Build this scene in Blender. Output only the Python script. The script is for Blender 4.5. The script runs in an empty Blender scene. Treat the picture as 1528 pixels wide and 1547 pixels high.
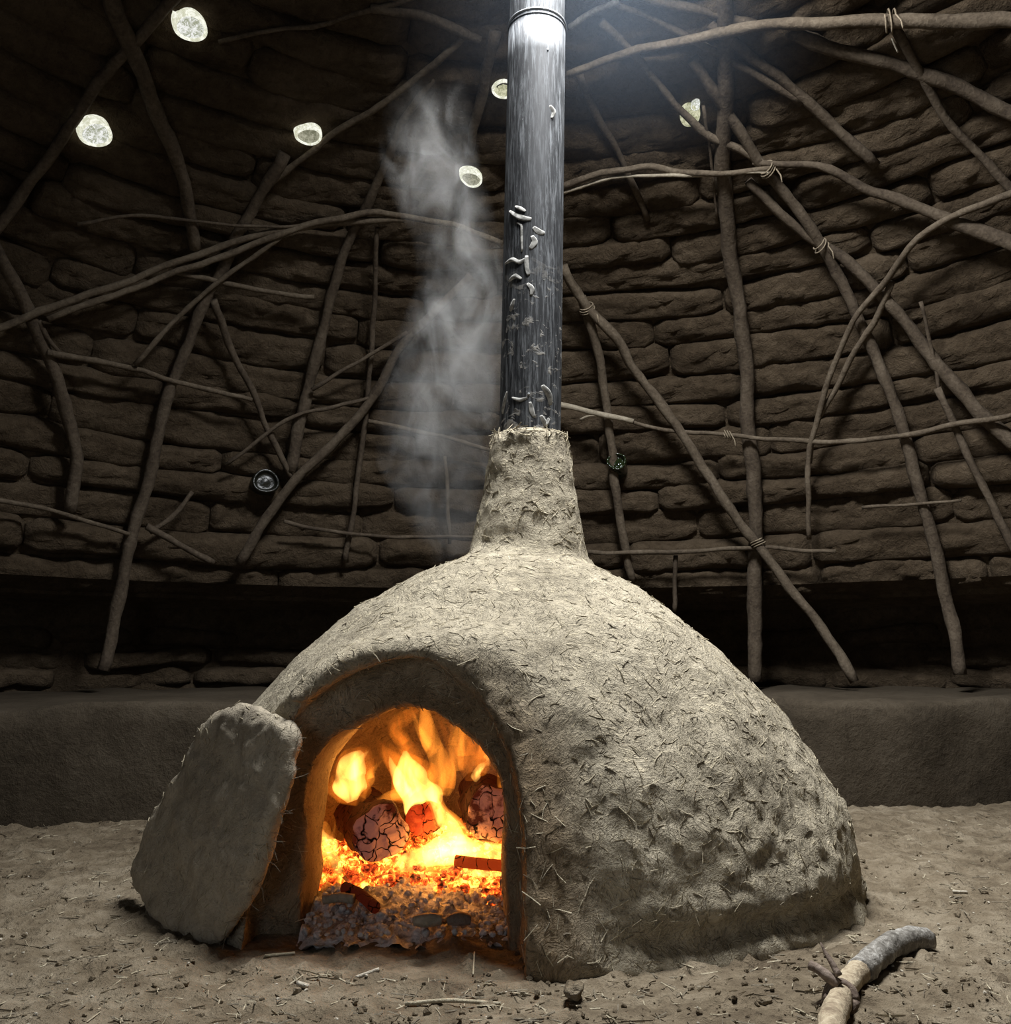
import bpy, bmesh, math, random
import numpy as np
from mathutils import Vector

random.seed(7)
RNG = np.random.default_rng(7)
scene = bpy.context.scene
C = scene.collection

# ------------------------------------------------------------------ camera
IW, IH, FPX = 1528.0, 1547.0, 1400.0
CAMH = 0.55
PITCH = math.atan(0.1514)
cam_d = bpy.data.cameras.new('camera')
cam_d.sensor_fit = 'HORIZONTAL'
cam_d.sensor_width = 36.0
cam_d.lens = FPX * 36.0 / IW
cam_d.clip_start = 0.02
cam = bpy.data.objects.new('camera', cam_d)
cam.location = (0, 0, CAMH)
cam.rotation_euler = (math.pi / 2 + PITCH, 0, 0)
C.objects.link(cam)
scene.camera = cam

# ------------------------------------------------------------------ world, light, exposure
world = bpy.data.worlds.new('world')
world.use_nodes = True
world.node_tree.nodes['Background'].inputs[0].default_value = (0.62, 0.75, 1.0, 1)
world.node_tree.nodes['Background'].inputs[1].default_value = 0.6
scene.world = world
SKY = (0.32, 2.30, 3.02)          # the open smoke hole in the crown of the roof
SKY_R = 0.45
ld = bpy.data.lights.new('smoke_hole_daylight', 'AREA')
ld.shape = 'DISK'
ld.size = SKY_R * 1.8
ld.energy = 175
ld.spread = math.radians(155)
ld.color = (0.97, 0.985, 1.0)
lo = bpy.data.objects.new('smoke_hole_daylight', ld)
lo.location = (SKY[0], SKY[1], SKY[2] + 0.03)
lo.rotation_euler = (math.radians(11), math.radians(-11), 0)
C.objects.link(lo)
DOOR_W, DOOR_H = 0.85, 1.5        # unseen doorway added behind the camera to light the oven front
dd_ = bpy.data.lights.new('added_front_fill', 'AREA')  # fill lamp added in that doorway for the oven front and slab
dd_.shape = 'RECTANGLE'
dd_.size, dd_.size_y = DOOR_W * 0.9, DOOR_H * 0.9
dd_.energy = 6.5
dd_.color = (0.92, 0.96, 1.0)
do_ = bpy.data.objects.new('added_front_fill', dd_)
do_.location = (-1.10, -0.93, DOOR_H / 2)
do_.rotation_euler = (math.pi / 2, 0, -0.27)
C.objects.link(do_)
vs = scene.view_settings
scene.display_settings.display_device = 'sRGB'
vs.view_transform = 'Standard'
vs.look = 'None'
vs.exposure = 0.0
vs.gamma = 1.0
vs.use_curve_mapping = False
scene.cycles.use_denoising = True
scene.cycles.max_bounces = 6
scene.cycles.diffuse_bounces = 4
scene.cycles.adaptive_threshold = 0.02
scene.cycles.volume_bounces = 0
scene.cycles.transparent_max_bounces = 16
scene.cycles.sample_clamp_indirect = 4.0

# ------------------------------------------------------------------ picture -> place helpers
CP, SP = math.cos(PITCH), math.sin(PITCH)
def ray(px, py):
    u = (px - IW / 2) / FPX
    v = (IH / 2 - py) / FPX
    return np.array([u, CP - v * SP, SP + v * CP])
CAMP = np.array([0, 0, CAMH])
def ground(px, py, z=0.0):
    d = ray(px, py)
    return CAMP + d * ((z - CAMH) / d[2])
def at_y(px, py, y):
    d = ray(px, py)
    return CAMP + d * (y / d[1])

# ------------------------------------------------------------------ noise
def _hash(ix, iy, iz, seed):
    h = (ix.astype(np.int64) * 374761393 + iy.astype(np.int64) * 668265263
         + iz.astype(np.int64) * 2147483647 + seed * 1274126177) & 0xffffffff
    h = ((h ^ (h >> 13)) * 1274126177) & 0xffffffff
    h = (h ^ (h >> 16)) & 0xffffffff
    return h
def pnoise(P, seed=0):
    P = np.asarray(P, dtype=np.float64)
    i = np.floor(P).astype(np.int64)
    f = P - i
    u = f * f * f * (f * (f * 6 - 15) + 10)
    out = 0.0
    for dx in (0, 1):
        wx = u[:, 0] if dx else 1 - u[:, 0]
        for dy in (0, 1):
            wy = u[:, 1] if dy else 1 - u[:, 1]
            for dz in (0, 1):
                wz = u[:, 2] if dz else 1 - u[:, 2]
                h = _hash(i[:, 0] + dx, i[:, 1] + dy, i[:, 2] + dz, seed)
                a = (h & 1023) / 1023.0 * 2 * math.pi
                c = ((h >> 10) & 1023) / 511.5 - 1.0
                s = np.sqrt(np.maximum(0, 1 - c * c))
                g = s * np.cos(a) * (f[:, 0] - dx) + s * np.sin(a) * (f[:, 1] - dy) + c * (f[:, 2] - dz)
                out = out + wx * wy * wz * g
    return out
def fbm(P, scale, octv=4, seed=0, gain=0.5):
    P = np.asarray(P) * scale
    a, s = 1.0, 0.0
    for k in range(octv):
        s = s + a * pnoise(P, seed + k * 17)
        P = P * 2.03
        a *= gain
    return s

# ------------------------------------------------------------------ mesh helpers
def link(name, me, mat=None, parent=None):
    o = bpy.data.objects.new(name, me)
    C.objects.link(o)
    if mat is not None and me is not None:
        me.materials.append(mat)
    if parent is not None:
        o.parent = parent
    return o
def make_mesh(name, V, F, smooth=True):
    me = bpy.data.meshes.new(name)
    me.from_pydata([tuple(map(float, v)) for v in V], [], [tuple(map(int, f)) for f in F])
    me.validate()
    if smooth:
        me.polygons.foreach_set('use_smooth', [True] * len(me.polygons))
    me.update()
    return me
def obj(name, V, F, mat, parent=None, smooth=True):
    return link(name, make_mesh(name, V, F, smooth), mat, parent)
def tag(o, label=None, cat=None, group=None, kind=None):
    if label: o['label'] = label
    if cat: o['category'] = cat
    if group: o['group'] = group
    if kind: o['kind'] = kind
    return o
def empty(name, loc=(0, 0, 0)):
    o = bpy.data.objects.new(name, None)
    o.location = loc
    o.empty_display_size = 0.05
    C.objects.link(o)
    return o
def put(o, root):
    """parent keeping world placement (the root is only translated)"""
    o.parent = root
    o.location = Vector(o.location) - Vector(root.location)
    return o

class Acc:
    """collects vertices and faces of one mesh"""
    def __init__(s):
        s.V, s.F = [], []
    def add(s, V, F):
        n = len(s.V)
        s.V.extend([tuple(v) for v in V])
        s.F.extend([tuple(i + n for i in f) for f in F])

def smooth_path(pts, n):
    pts = np.array(pts, float)
    if len(pts) < 3:
        t = np.linspace(0, 1, n)[:, None]
        return pts[0] * (1 - t) + pts[-1] * t
    P = np.vstack([2 * pts[0] - pts[1], pts, 2 * pts[-1] - pts[-2]])
    seg = np.linalg.norm(np.diff(pts[:, :3], axis=0), axis=1)
    cum = np.concatenate([[0], np.cumsum(seg)])
    cum = cum / cum[-1]
    out = []
    for t in np.linspace(0, 1, n):
        k = min(int(np.searchsorted(cum, t, side='right') - 1), len(seg) - 1)
        f = (t - cum[k]) / max(cum[k + 1] - cum[k], 1e-9)
        a, b, c, d = P[k], P[k + 1], P[k + 2], P[k + 3]
        out.append(0.5 * (2 * b + (c - a) * f + (2 * a - 5 * b + 4 * c - d) * f * f + (3 * b - a - 3 * c + d) * f ** 3))
    return np.array(out)

def tube(path, rad, sides=8, flat=None, cap=True):
    """path (n,3), rad (n,), closed ends; flat = (axis vector, factor) squashes the section"""
    path = np.asarray(path, float)
    n = len(path)
    rad = np.broadcast_to(np.asarray(rad, float), (n,))
    T = np.gradient(path, axis=0)
    T /= np.linalg.norm(T, axis=1)[:, None] + 1e-12
    ref = np.array([0, 0, 1.0]) if abs(T[0][2]) < 0.9 else np.array([1.0, 0, 0])
    N = np.cross(T[0], ref); N /= np.linalg.norm(N)
    V, F = [], []
    for i in range(n):
        N = N - T[i] * np.dot(N, T[i]); N /= np.linalg.norm(N) + 1e-12
        B = np.cross(T[i], N)
        for k in range(sides):
            a = 2 * math.pi * k / sides
            d = N * math.cos(a) + B * math.sin(a)
            if flat is not None:
                ax, fac = flat
                d = d - ax * np.dot(d, ax) * (1 - fac)
            V.append(path[i] + d * rad[i])
    for i in range(n - 1):
        for k in range(sides):
            k2 = (k + 1) % sides
            F.append((i * sides + k, i * sides + k2, (i + 1) * sides + k2, (i + 1) * sides + k))
    if cap:
        F.append(tuple(range(sides))[::-1])
        F.append(tuple((n - 1) * sides + k for k in range(sides)))
    return np.array(V), F

def surface_nets(val, org, h):
    nx, ny, nz = val.shape
    neg = val < 0
    c8 = [(a, b, c) for a in (0, 1) for b in (0, 1) for c in (0, 1)]
    cnt = np.zeros((nx - 1, ny - 1, nz - 1), np.int8)
    for a, b, c in c8:
        cnt += neg[a:nx - 1 + a, b:ny - 1 + b, c:nz - 1 + c]
    idx = np.argwhere((cnt > 0) & (cnt < 8))
    acc = np.zeros((len(idx), 3)); m = np.zeros(len(idx))
    for i, p in enumerate(c8):
        for q in c8[i + 1:]:
            if sum(abs(p[k] - q[k]) for k in range(3)) != 1: continue
            va = val[idx[:, 0] + p[0], idx[:, 1] + p[1], idx[:, 2] + p[2]]
            vb = val[idx[:, 0] + q[0], idx[:, 1] + q[1], idx[:, 2] + q[2]]
            x = (va < 0) != (vb < 0)
            t = np.where(x, va / np.where(x, va - vb, 1), 0)
            pp = np.array(p)[None] + t[:, None] * (np.array(q) - np.array(p))[None]
            acc += np.where(x[:, None], pp, 0); m += x
    V = (idx + acc / m[:, None]) * h + np.array(org)
    vid = -np.ones((nx - 1, ny - 1, nz - 1), np.int64)
    vid[idx[:, 0], idx[:, 1], idx[:, 2]] = np.arange(len(idx))
    F = []
    for ax in range(3):
        o1, o2 = [(1, 2), (2, 0), (0, 1)][ax]
        sl0 = [slice(None)] * 3; sl1 = [slice(None)] * 3
        sl0[ax] = slice(0, -1); sl1[ax] = slice(1, None)
        A = neg[tuple(sl0)]; B = neg[tuple(sl1)]
        e = np.argwhere(A != B)
        ok = (e[:, o1] > 0) & (e[:, o2] > 0) & (e[:, o1] < val.shape[o1] - 1) & (e[:, o2] < val.shape[o2] - 1)
        e = e[ok]
        flip = A[e[:, 0], e[:, 1], e[:, 2]]
        q = []
        for d1, d2 in ((-1, -1), (0, -1), (0, 0), (-1, 0)):
            g = e.copy(); g[:, o1] += d1; g[:, o2] += d2
            q.append(vid[g[:, 0], g[:, 1], g[:, 2]])
        q = np.stack(q, 1)
        q[~flip] = q[~flip][:, ::-1]
        F.append(q)
    return V, np.vstack(F)

def normals_of(me):
    a = np.zeros(len(me.vertices) * 3, np.float32)
    me.vertices.foreach_get('normal', a)
    return a.reshape(-1, 3).astype(float)
def coords_of(me):
    a = np.zeros(len(me.vertices) * 3, np.float32)
    me.vertices.foreach_get('co', a)
    return a.reshape(-1, 3).astype(float)
def set_coords(me, P):
    me.vertices.foreach_set('co', np.asarray(P, np.float32).ravel())
    me.update()

# ------------------------------------------------------------------ material helpers
def nd(nt, typ, **kw):
    n = nt.nodes.new(typ)
    for k, v in kw.items():
        setattr(n, k, v)
    return n
def new_mat(name):
    m = bpy.data.materials.new(name)
    m.use_nodes = True
    nt = m.node_tree
    nt.nodes.clear()
    out = nd(nt, 'ShaderNodeOutputMaterial')
    return m, nt, out
def ramp(nt, stops, fac):
    r = nd(nt, 'ShaderNodeValToRGB')
    e = r.color_ramp.elements
    while len(e) > 1: e.remove(e[-1])
    for i, (p, c) in enumerate(stops):
        x = e[0] if i == 0 else e.new(p)
        x.position = p
        c = (c, c, c) if isinstance(c, (int, float)) else c
        x.color = (*c, 1)
    nt.links.new(fac, r.inputs[0])
    return r.outputs[0]
def noise(nt, vec, scale, detail=4, rough=0.55, dist=0.0):
    n = nd(nt, 'ShaderNodeTexNoise')
    n.inputs['Scale'].default_value = scale
    n.inputs['Detail'].default_value = detail
    n.inputs['Roughness'].default_value = rough
    n.inputs['Distortion'].default_value = dist
    nt.links.new(vec, n.inputs['Vector'])
    return n.outputs['Fac']
def voro(nt, vec, scale, feature='F1', rand=1.0):
    n = nd(nt, 'ShaderNodeTexVoronoi', feature=feature)
    n.inputs['Scale'].default_value = scale
    n.inputs['Randomness'].default_value = rand
    nt.links.new(vec, n.inputs['Vector'])
    return n.outputs['Distance']
def mapping(nt, vec, scale=(1, 1, 1), rot=(0, 0, 0), loc=(0, 0, 0)):
    n = nd(nt, 'ShaderNodeMapping')
    n.inputs['Scale'].default_value = scale
    n.inputs['Rotation'].default_value = rot
    n.inputs['Location'].default_value = loc
    nt.links.new(vec, n.inputs['Vector'])
    return n.outputs[0]
def mth(nt, op, a, b=None, clamp=False):
    n = nd(nt, 'ShaderNodeMath', operation=op, use_clamp=clamp)
    for i, v in enumerate((a, b)):
        if v is None: continue
        if isinstance(v, (int, float)): n.inputs[i].default_value = v
        else: nt.links.new(v, n.inputs[i])
    return n.outputs[0]
def mixc(nt, fac, a, b, mode='MIX'):
    n = nd(nt, 'ShaderNodeMix', data_type='RGBA', blend_type=mode)
    for i, v in ((0, fac), (6, a), (7, b)):
        if isinstance(v, (int, float)): n.inputs[i].default_value = v
        elif isinstance(v, tuple): n.inputs[i].default_value = (*v, 1)
        else: nt.links.new(v, n.inputs[i])
    return n.outputs[2]
def bump(nt, h, dist, strength=1.0, nrm=None):
    n = nd(nt, 'ShaderNodeBump')
    n.inputs['Strength'].default_value = strength
    n.inputs['Distance'].default_value = dist
    nt.links.new(h, n.inputs['Height'])
    if nrm is not None: nt.links.new(nrm, n.inputs['Normal'])
    return n.outputs[0]
def objco(nt):
    return nd(nt, 'ShaderNodeTexCoord').outputs['Object']
def bsdf(nt, out, col, rough=0.9, nrm=None, spec=0.2, metal=0.0):
    b = nd(nt, 'ShaderNodeBsdfPrincipled')
    for k, v in (('Base Color', col), ('Roughness', rough), ('Specular IOR Level', spec), ('Metallic', metal)):
        if isinstance(v, (int, float)): b.inputs[k].default_value = v
        elif isinstance(v, tuple): b.inputs[k].default_value = (*v, 1)
        else: nt.links.new(v, b.inputs[k])
    if nrm is not None: nt.links.new(nrm, b.inputs['Normal'])
    nt.links.new(b.outputs[0], out.inputs['Surface'])
    return b

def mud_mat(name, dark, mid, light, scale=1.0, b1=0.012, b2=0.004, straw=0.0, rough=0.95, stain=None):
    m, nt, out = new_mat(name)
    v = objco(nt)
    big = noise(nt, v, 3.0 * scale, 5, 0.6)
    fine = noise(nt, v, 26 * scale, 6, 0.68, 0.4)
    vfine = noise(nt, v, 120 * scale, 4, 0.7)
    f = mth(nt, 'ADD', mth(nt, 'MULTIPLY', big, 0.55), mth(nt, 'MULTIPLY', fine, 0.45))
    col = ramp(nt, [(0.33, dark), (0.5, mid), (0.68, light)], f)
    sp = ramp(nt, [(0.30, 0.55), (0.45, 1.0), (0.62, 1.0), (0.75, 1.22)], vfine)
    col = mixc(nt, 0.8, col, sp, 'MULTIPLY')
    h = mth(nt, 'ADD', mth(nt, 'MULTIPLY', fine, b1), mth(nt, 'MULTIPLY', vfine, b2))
    if straw > 0:
        # matted chopped straw: three sets of stretched streaks
        wn = nd(nt, 'ShaderNodeTexNoise'); wn.inputs['Scale'].default_value = 7.0; nt.links.new(v, wn.inputs['Vector'])
        wsc = nd(nt, 'ShaderNodeVectorMath', operation='SCALE'); wsc.inputs['Scale'].default_value = 0.22; nt.links.new(wn.outputs['Color'], wsc.inputs[0])
        wad = nd(nt, 'ShaderNodeVectorMath', operation='ADD'); nt.links.new(v, wad.inputs[0]); nt.links.new(wsc.outputs[0], wad.inputs[1])
        wv_ = wad.outputs[0]
        for k, (r, sc) in enumerate((((0.3, 0.2, 0.5), (20, 150, 150)), ((0.2, -0.9, 1.1), (24, 130, 140)), ((0.4, 0.9, -0.5), (18, 160, 120)))):
            sv = mapping(nt, mapping(nt, wv_, (1, 1, 1), r), sc)
            sn = noise(nt, sv, 1.0 * scale, 2, 0.5, 0.9)
            mk = ramp(nt, [(0.60, 0.0), (0.70, 1.0)], sn)
            col = mixc(nt, mth(nt, 'MULTIPLY', mk, 0.35 * straw), col, (min(1, light[0] * 1.35), min(1, light[1] * 1.32), light[2] * 1.2))
            h = mth(nt, 'ADD', h, mth(nt, 'MULTIPLY', mk, 0.0022 * straw))
            mk2 = ramp(nt, [(0.30, 1.0), (0.38, 0.0)], sn)
            col = mixc(nt, mth(nt, 'MULTIPLY', mk2, 0.35 * straw), col, tuple(x * 0.55 for x in dark))
            h = mth(nt, 'SUBTRACT', h, mth(nt, 'MULTIPLY', mk2, 0.0025 * straw))
    if stain is not None:
        # heat-browned, smoke-stained clay around the mouth of the oven
        sx = nd(nt, 'ShaderNodeSeparateXYZ'); nt.links.new(v, sx.inputs[0])
        (cx_, cz_), (rx_, rz_), ymax = stain
        a_ = mth(nt, 'DIVIDE', mth(nt, 'SUBTRACT', sx.outputs[0], cx_), rx_)
        c_ = mth(nt, 'DIVIDE', mth(nt, 'SUBTRACT', sx.outputs[2], cz_), rz_)
        q_ = mth(nt, 'SQRT', mth(nt, 'ADD', mth(nt, 'MULTIPLY', a_, a_), mth(nt, 'MULTIPLY', c_, c_)))
        q_ = mth(nt, 'ADD', q_, mth(nt, 'MULTIPLY', mth(nt, 'SUBTRACT', big, 0.5), 0.5))
        mk_ = mth(nt, 'MULTIPLY', ramp(nt, [(0.72, 1.0), (1.0, 0.0)], q_), ramp(nt, [(0.0, 1.0), (1.0, 0.0)], mth(nt, 'DIVIDE', mth(nt, 'SUBTRACT', sx.outputs[1], ymax), 0.12, True)))
        col = mixc(nt, mth(nt, 'MULTIPLY', mk_, 0.85), col, mixc(nt, 1.0, col, (0.50, 0.41, 0.33), 'MULTIPLY'))
    bsdf(nt, out, col, rough, bump(nt, h, 1.0, 0.9), 0.12)
    return m

M = {}
M['oven'] = mud_mat('oven_clay', (0.22, 0.188, 0.136), (0.40, 0.348, 0.255), (0.56, 0.495, 0.37), 1.0, 0.012, 0.004, 1.0, stain=((-0.19, 0.12), (0.40, 0.46), 2.02))
M['slab'] = mud_mat('slab_clay', (0.22, 0.187, 0.14), (0.37, 0.318, 0.238), (0.50, 0.436, 0.33), 1.1, 0.010, 0.003, 0.3)
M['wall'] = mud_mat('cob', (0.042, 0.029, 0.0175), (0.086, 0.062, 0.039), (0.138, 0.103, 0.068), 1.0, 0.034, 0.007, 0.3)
M['bench'] = mud_mat('bench_mud', (0.036, 0.028, 0.019), (0.06, 0.047, 0.032), (0.085, 0.069, 0.049), 0.8, 0.01, 0.003, 0.2)

def floor_mat():
    m, nt, out = new_mat('trodden_earth')
    v = objco(nt)
    big = noise(nt, v, 1.6, 4, 0.6)
    mid = noise(nt, v, 14, 6, 0.65)
    fine = noise(nt, v, 85, 5, 0.7)
    f = mth(nt, 'ADD', mth(nt, 'MULTIPLY', big, 0.5), mth(nt, 'MULTIPLY', mid, 0.5))
    col = ramp(nt, [(0.38, (0.10, 0.075, 0.049)), (0.5, (0.19, 0.15, 0.10)), (0.62, (0.30, 0.248, 0.175))], f)
    sp = ramp(nt, [(0.32, 0.5), (0.44, 1.0), (0.60, 1.0), (0.76, 1.5)], fine)
    col = mixc(nt, 0.75, col, sp, 'MULTIPLY')
    chip = ramp(nt, [(0.05, 1.0), (0.09, 0.0)], voro(nt, v, 38))
    sel = ramp(nt, [(0.60, 0.0), (0.64, 1.0)], noise(nt, v, 9, 2))
    col = mixc(nt, mth(nt, 'MULTIPLY', chip, sel), col, (0.42, 0.37, 0.29))
    h = mth(nt, 'ADD', mth(nt, 'MULTIPLY', mid, 0.034), mth(nt, 'MULTIPLY', fine, 0.010))
    bsdf(nt, out, col, 0.95, bump(nt, h, 1.0, 1.0), 0.1)
    return m
M['floor'] = floor_mat()

def wood_mat(name, a, b, c, s=1.0):
    m, nt, out = new_mat(name)
    v = objco(nt)
    n1 = noise(nt, v, 9 * s, 4, 0.6)
    n2 = noise(nt, v, 70 * s, 4, 0.65, 0.5)
    f = mth(nt, 'ADD', mth(nt, 'MULTIPLY', n1, 0.5), mth(nt, 'MULTIPLY', n2, 0.5))
    col = ramp(nt, [(0.36, a), (0.5, b), (0.64, c)], f)
    h = mth(nt, 'ADD', mth(nt, 'MULTIPLY', n1, 0.01), mth(nt, 'MULTIPLY', n2, 0.004))
    bsdf(nt, out, col, 0.85, bump(nt, h, 1.0, 0.8), 0.2)
    return m
M['pole'] = wood_mat('muddy_bark', (0.045, 0.033, 0.023), (0.085, 0.064, 0.044), (0.13, 0.102, 0.072))
M['pole_light'] = wood_mat('dry_bark', (0.058, 0.043, 0.029), (0.108, 0.083, 0.057), (0.165, 0.132, 0.094))
M['pole_pale'] = wood_mat('peeled_wood', (0.22, 0.185, 0.135), (0.32, 0.275, 0.205), (0.42, 0.37, 0.285))
M['pole_grey'] = wood_mat('grey_bark', (0.085, 0.078, 0.068), (0.17, 0.157, 0.138), (0.30, 0.28, 0.25))
M['stem_pale'] = wood_mat('mottled_peeled_stem', (0.20, 0.15, 0.10), (0.40, 0.325, 0.22), (0.56, 0.48, 0.35), 1.6)
M['stem_bark'] = wood_mat('flaking_grey_bark', (0.07, 0.062, 0.052), (0.20, 0.185, 0.16), (0.46, 0.44, 0.40), 1.5)
M['stem_collar'] = wood_mat('twisted_brown_bark', (0.10, 0.072, 0.055), (0.18, 0.135, 0.105), (0.26, 0.205, 0.165), 1.6)
M['straw'] = wood_mat('straw', (0.28, 0.24, 0.16), (0.40, 0.345, 0.24), (0.52, 0.46, 0.34), 3)
M['straw_dark'] = wood_mat('old_straw', (0.12, 0.10, 0.07), (0.19, 0.16, 0.115), (0.27, 0.23, 0.165), 3)
M['rope'] = wood_mat('rope_fibre', (0.16, 0.125, 0.085), (0.26, 0.21, 0.145), (0.34, 0.28, 0.2), 3)
M['chip'] = wood_mat('pale_chip', (0.38, 0.34, 0.27), (0.5, 0.45, 0.36), (0.6, 0.55, 0.45), 3)

# ------------------------------------------------------------------ the hut: a cob dome with a smoke hole
HC = np.array([0.05, 1.75])                     # middle of the round room
PROF = np.array([(3.06, 0.80), (2.97, 1.1), (2.85, 1.5), (2.68, 1.9), (2.38, 2.3), (1.95, 2.62), (1.4, 2.87), (0.8, 3.0), (0.36, 3.04)])
prof = smooth_path(np.c_[PROF, np.zeros(len(PROF))], 300)[:, :2]
seg = np.concatenate([[0], np.cumsum(np.linalg.norm(np.diff(prof, axis=0), axis=1))])
def prof_at(s):
    return np.interp(s, seg, prof[:, 0]), np.interp(s, seg, prof[:, 1])
def prof_n(s):
    r0, z0 = prof_at(s - 0.02); r1, z1 = prof_at(s + 0.02)
    t = np.array([r1 - r0, z1 - z0]); t /= np.linalg.norm(t) + 1e-9
    return np.array([-t[1], t[0]])              # (radial, up) pointing into the room
def dome_hit(px, py, off=0.0):
    """where the line of sight meets the dome, off metres in front of it"""
    d = ray(px, py)
    def g(t):
        p = CAMP + d * t
        z = p[2]
        r = 3.06 if z < 0.8 else np.interp(z, prof[:, 1], prof[:, 0])
        if z > 3.04: r = -1
        return r - off - np.hypot(p[0] - HC[0], p[1] - HC[1])
    t0, t = 0.5, 0.5
    while g(t) > 0 and t < 9:
        t0 = t; t += 0.05
    for _ in range(30):
        m = (t0 + t) / 2
        if g(m) > 0: t0 = m
        else: t = m
    return CAMP + d * t

# shell behind the rolls (smear of mud that shows in the joints), with the smoke hole and the pipe hole cut out
PIPE_B = at_y(801, 655, 2.45)
PIPE_T = at_y(811.5, 45, 2.47)
pd = (PIPE_T - PIPE_B); pd /= np.linalg.norm(pd)
def shell():
    V, F = [], []
    NA, NS = 192, 70
    S = np.linspace(0, seg[-1] + 0.0, NS)
    for i, s in enumerate(S):
        r, z = prof_at(s)
        for k in range(NA):
            a = 2 * math.pi * k / NA
            V.append((HC[0] + r * math.sin(a), HC[1] + r * math.cos(a), z))
    # crown
    V = np.array(V)
    nz = fbm(V, 5.0, 3, 3)
    rad = np.c_[V[:, 0] - HC[0], V[:, 1] - HC[1], V[:, 2] - 0.6]
    rad /= np.linalg.norm(rad, axis=1)[:, None]
    V = V + rad * (nz * 0.03 + 0.032)[:, None]
    hole_p = PIPE_B + pd * ((3.02 - PIPE_B[2]) / pd[2])
    for i in range(NS - 1):
        for k in range(NA):
            k2 = (k + 1) % NA
            f = (i * NA + k, i * NA + k2, (i + 1) * NA + k2, (i + 1) * NA + k)
            c = V[list(f)].mean(0)
            if c[2] > 2.8 and np.hypot(c[0] - SKY[0], c[1] - SKY[1]) < SKY_R: continue
            if c[2] > 2.8 and np.hypot(c[0] - hole_p[0], c[1] - hole_p[1]) < 0.10: continue
            if c[1] < 0 and abs(c[0] + 1.10) < DOOR_W / 2 and c[2] < DOOR_H: continue
            F.append(f)
    # crown cap ring left open only where the smoke hole is
    n = len(V)
    top = (NS - 1) * NA
    V = np.vstack([V, [[HC[0], HC[1], 3.05]]])
    for k in range(NA):
        f = (top + k, top + (k + 1) % NA, n)
        c = V[list(f)].mean(0)
        if np.hypot(c[0] - SKY[0], c[1] - SKY[1]) < SKY_R: continue
        F.append(f)
    return V, F
V, F = shell()
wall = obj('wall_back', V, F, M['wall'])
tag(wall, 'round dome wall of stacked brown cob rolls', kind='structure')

# set-back foot of the wall under the dome's lip
def wall_foot():
    V, F = [], []
    NA = 160
    P = [(2.97, 0.87), (3.15, 0.79), (3.40, 0.77), (3.45, 0.62), (3.46, 0.45), (3.47, 0.25), (3.48, -0.05)]
    for r, z in P:
        for k in range(NA):
            a = 2 * math.pi * k / NA
            V.append((HC[0] + r * math.sin(a), HC[1] + r * math.cos(a), z))
    V = np.array(V)
    nzv = fbm(V, 4.0, 4, 9)
    V[:, 0] += nzv * 0.05 * (V[:, 0] - HC[0]) / 3.2
    V[:, 1] += nzv * 0.05 * (V[:, 1] - HC[1]) / 3.2
    for i in range(len(P) - 1):
        for k in range(NA):
            k2 = (k + 1) % NA
            f = (i * NA + k, i * NA + k2, (i + 1) * NA + k2, (i + 1) * NA + k)
            c = V[list(f)].mean(0)
            if c[1] < 0 and abs(c[0] + 1.10) < DOOR_W / 2: continue
            F.append(f)
    return V, F
V, F = wall_foot()
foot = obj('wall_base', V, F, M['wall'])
tag(foot, 'dark recessed foot of the round mud wall', kind='structure')

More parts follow.
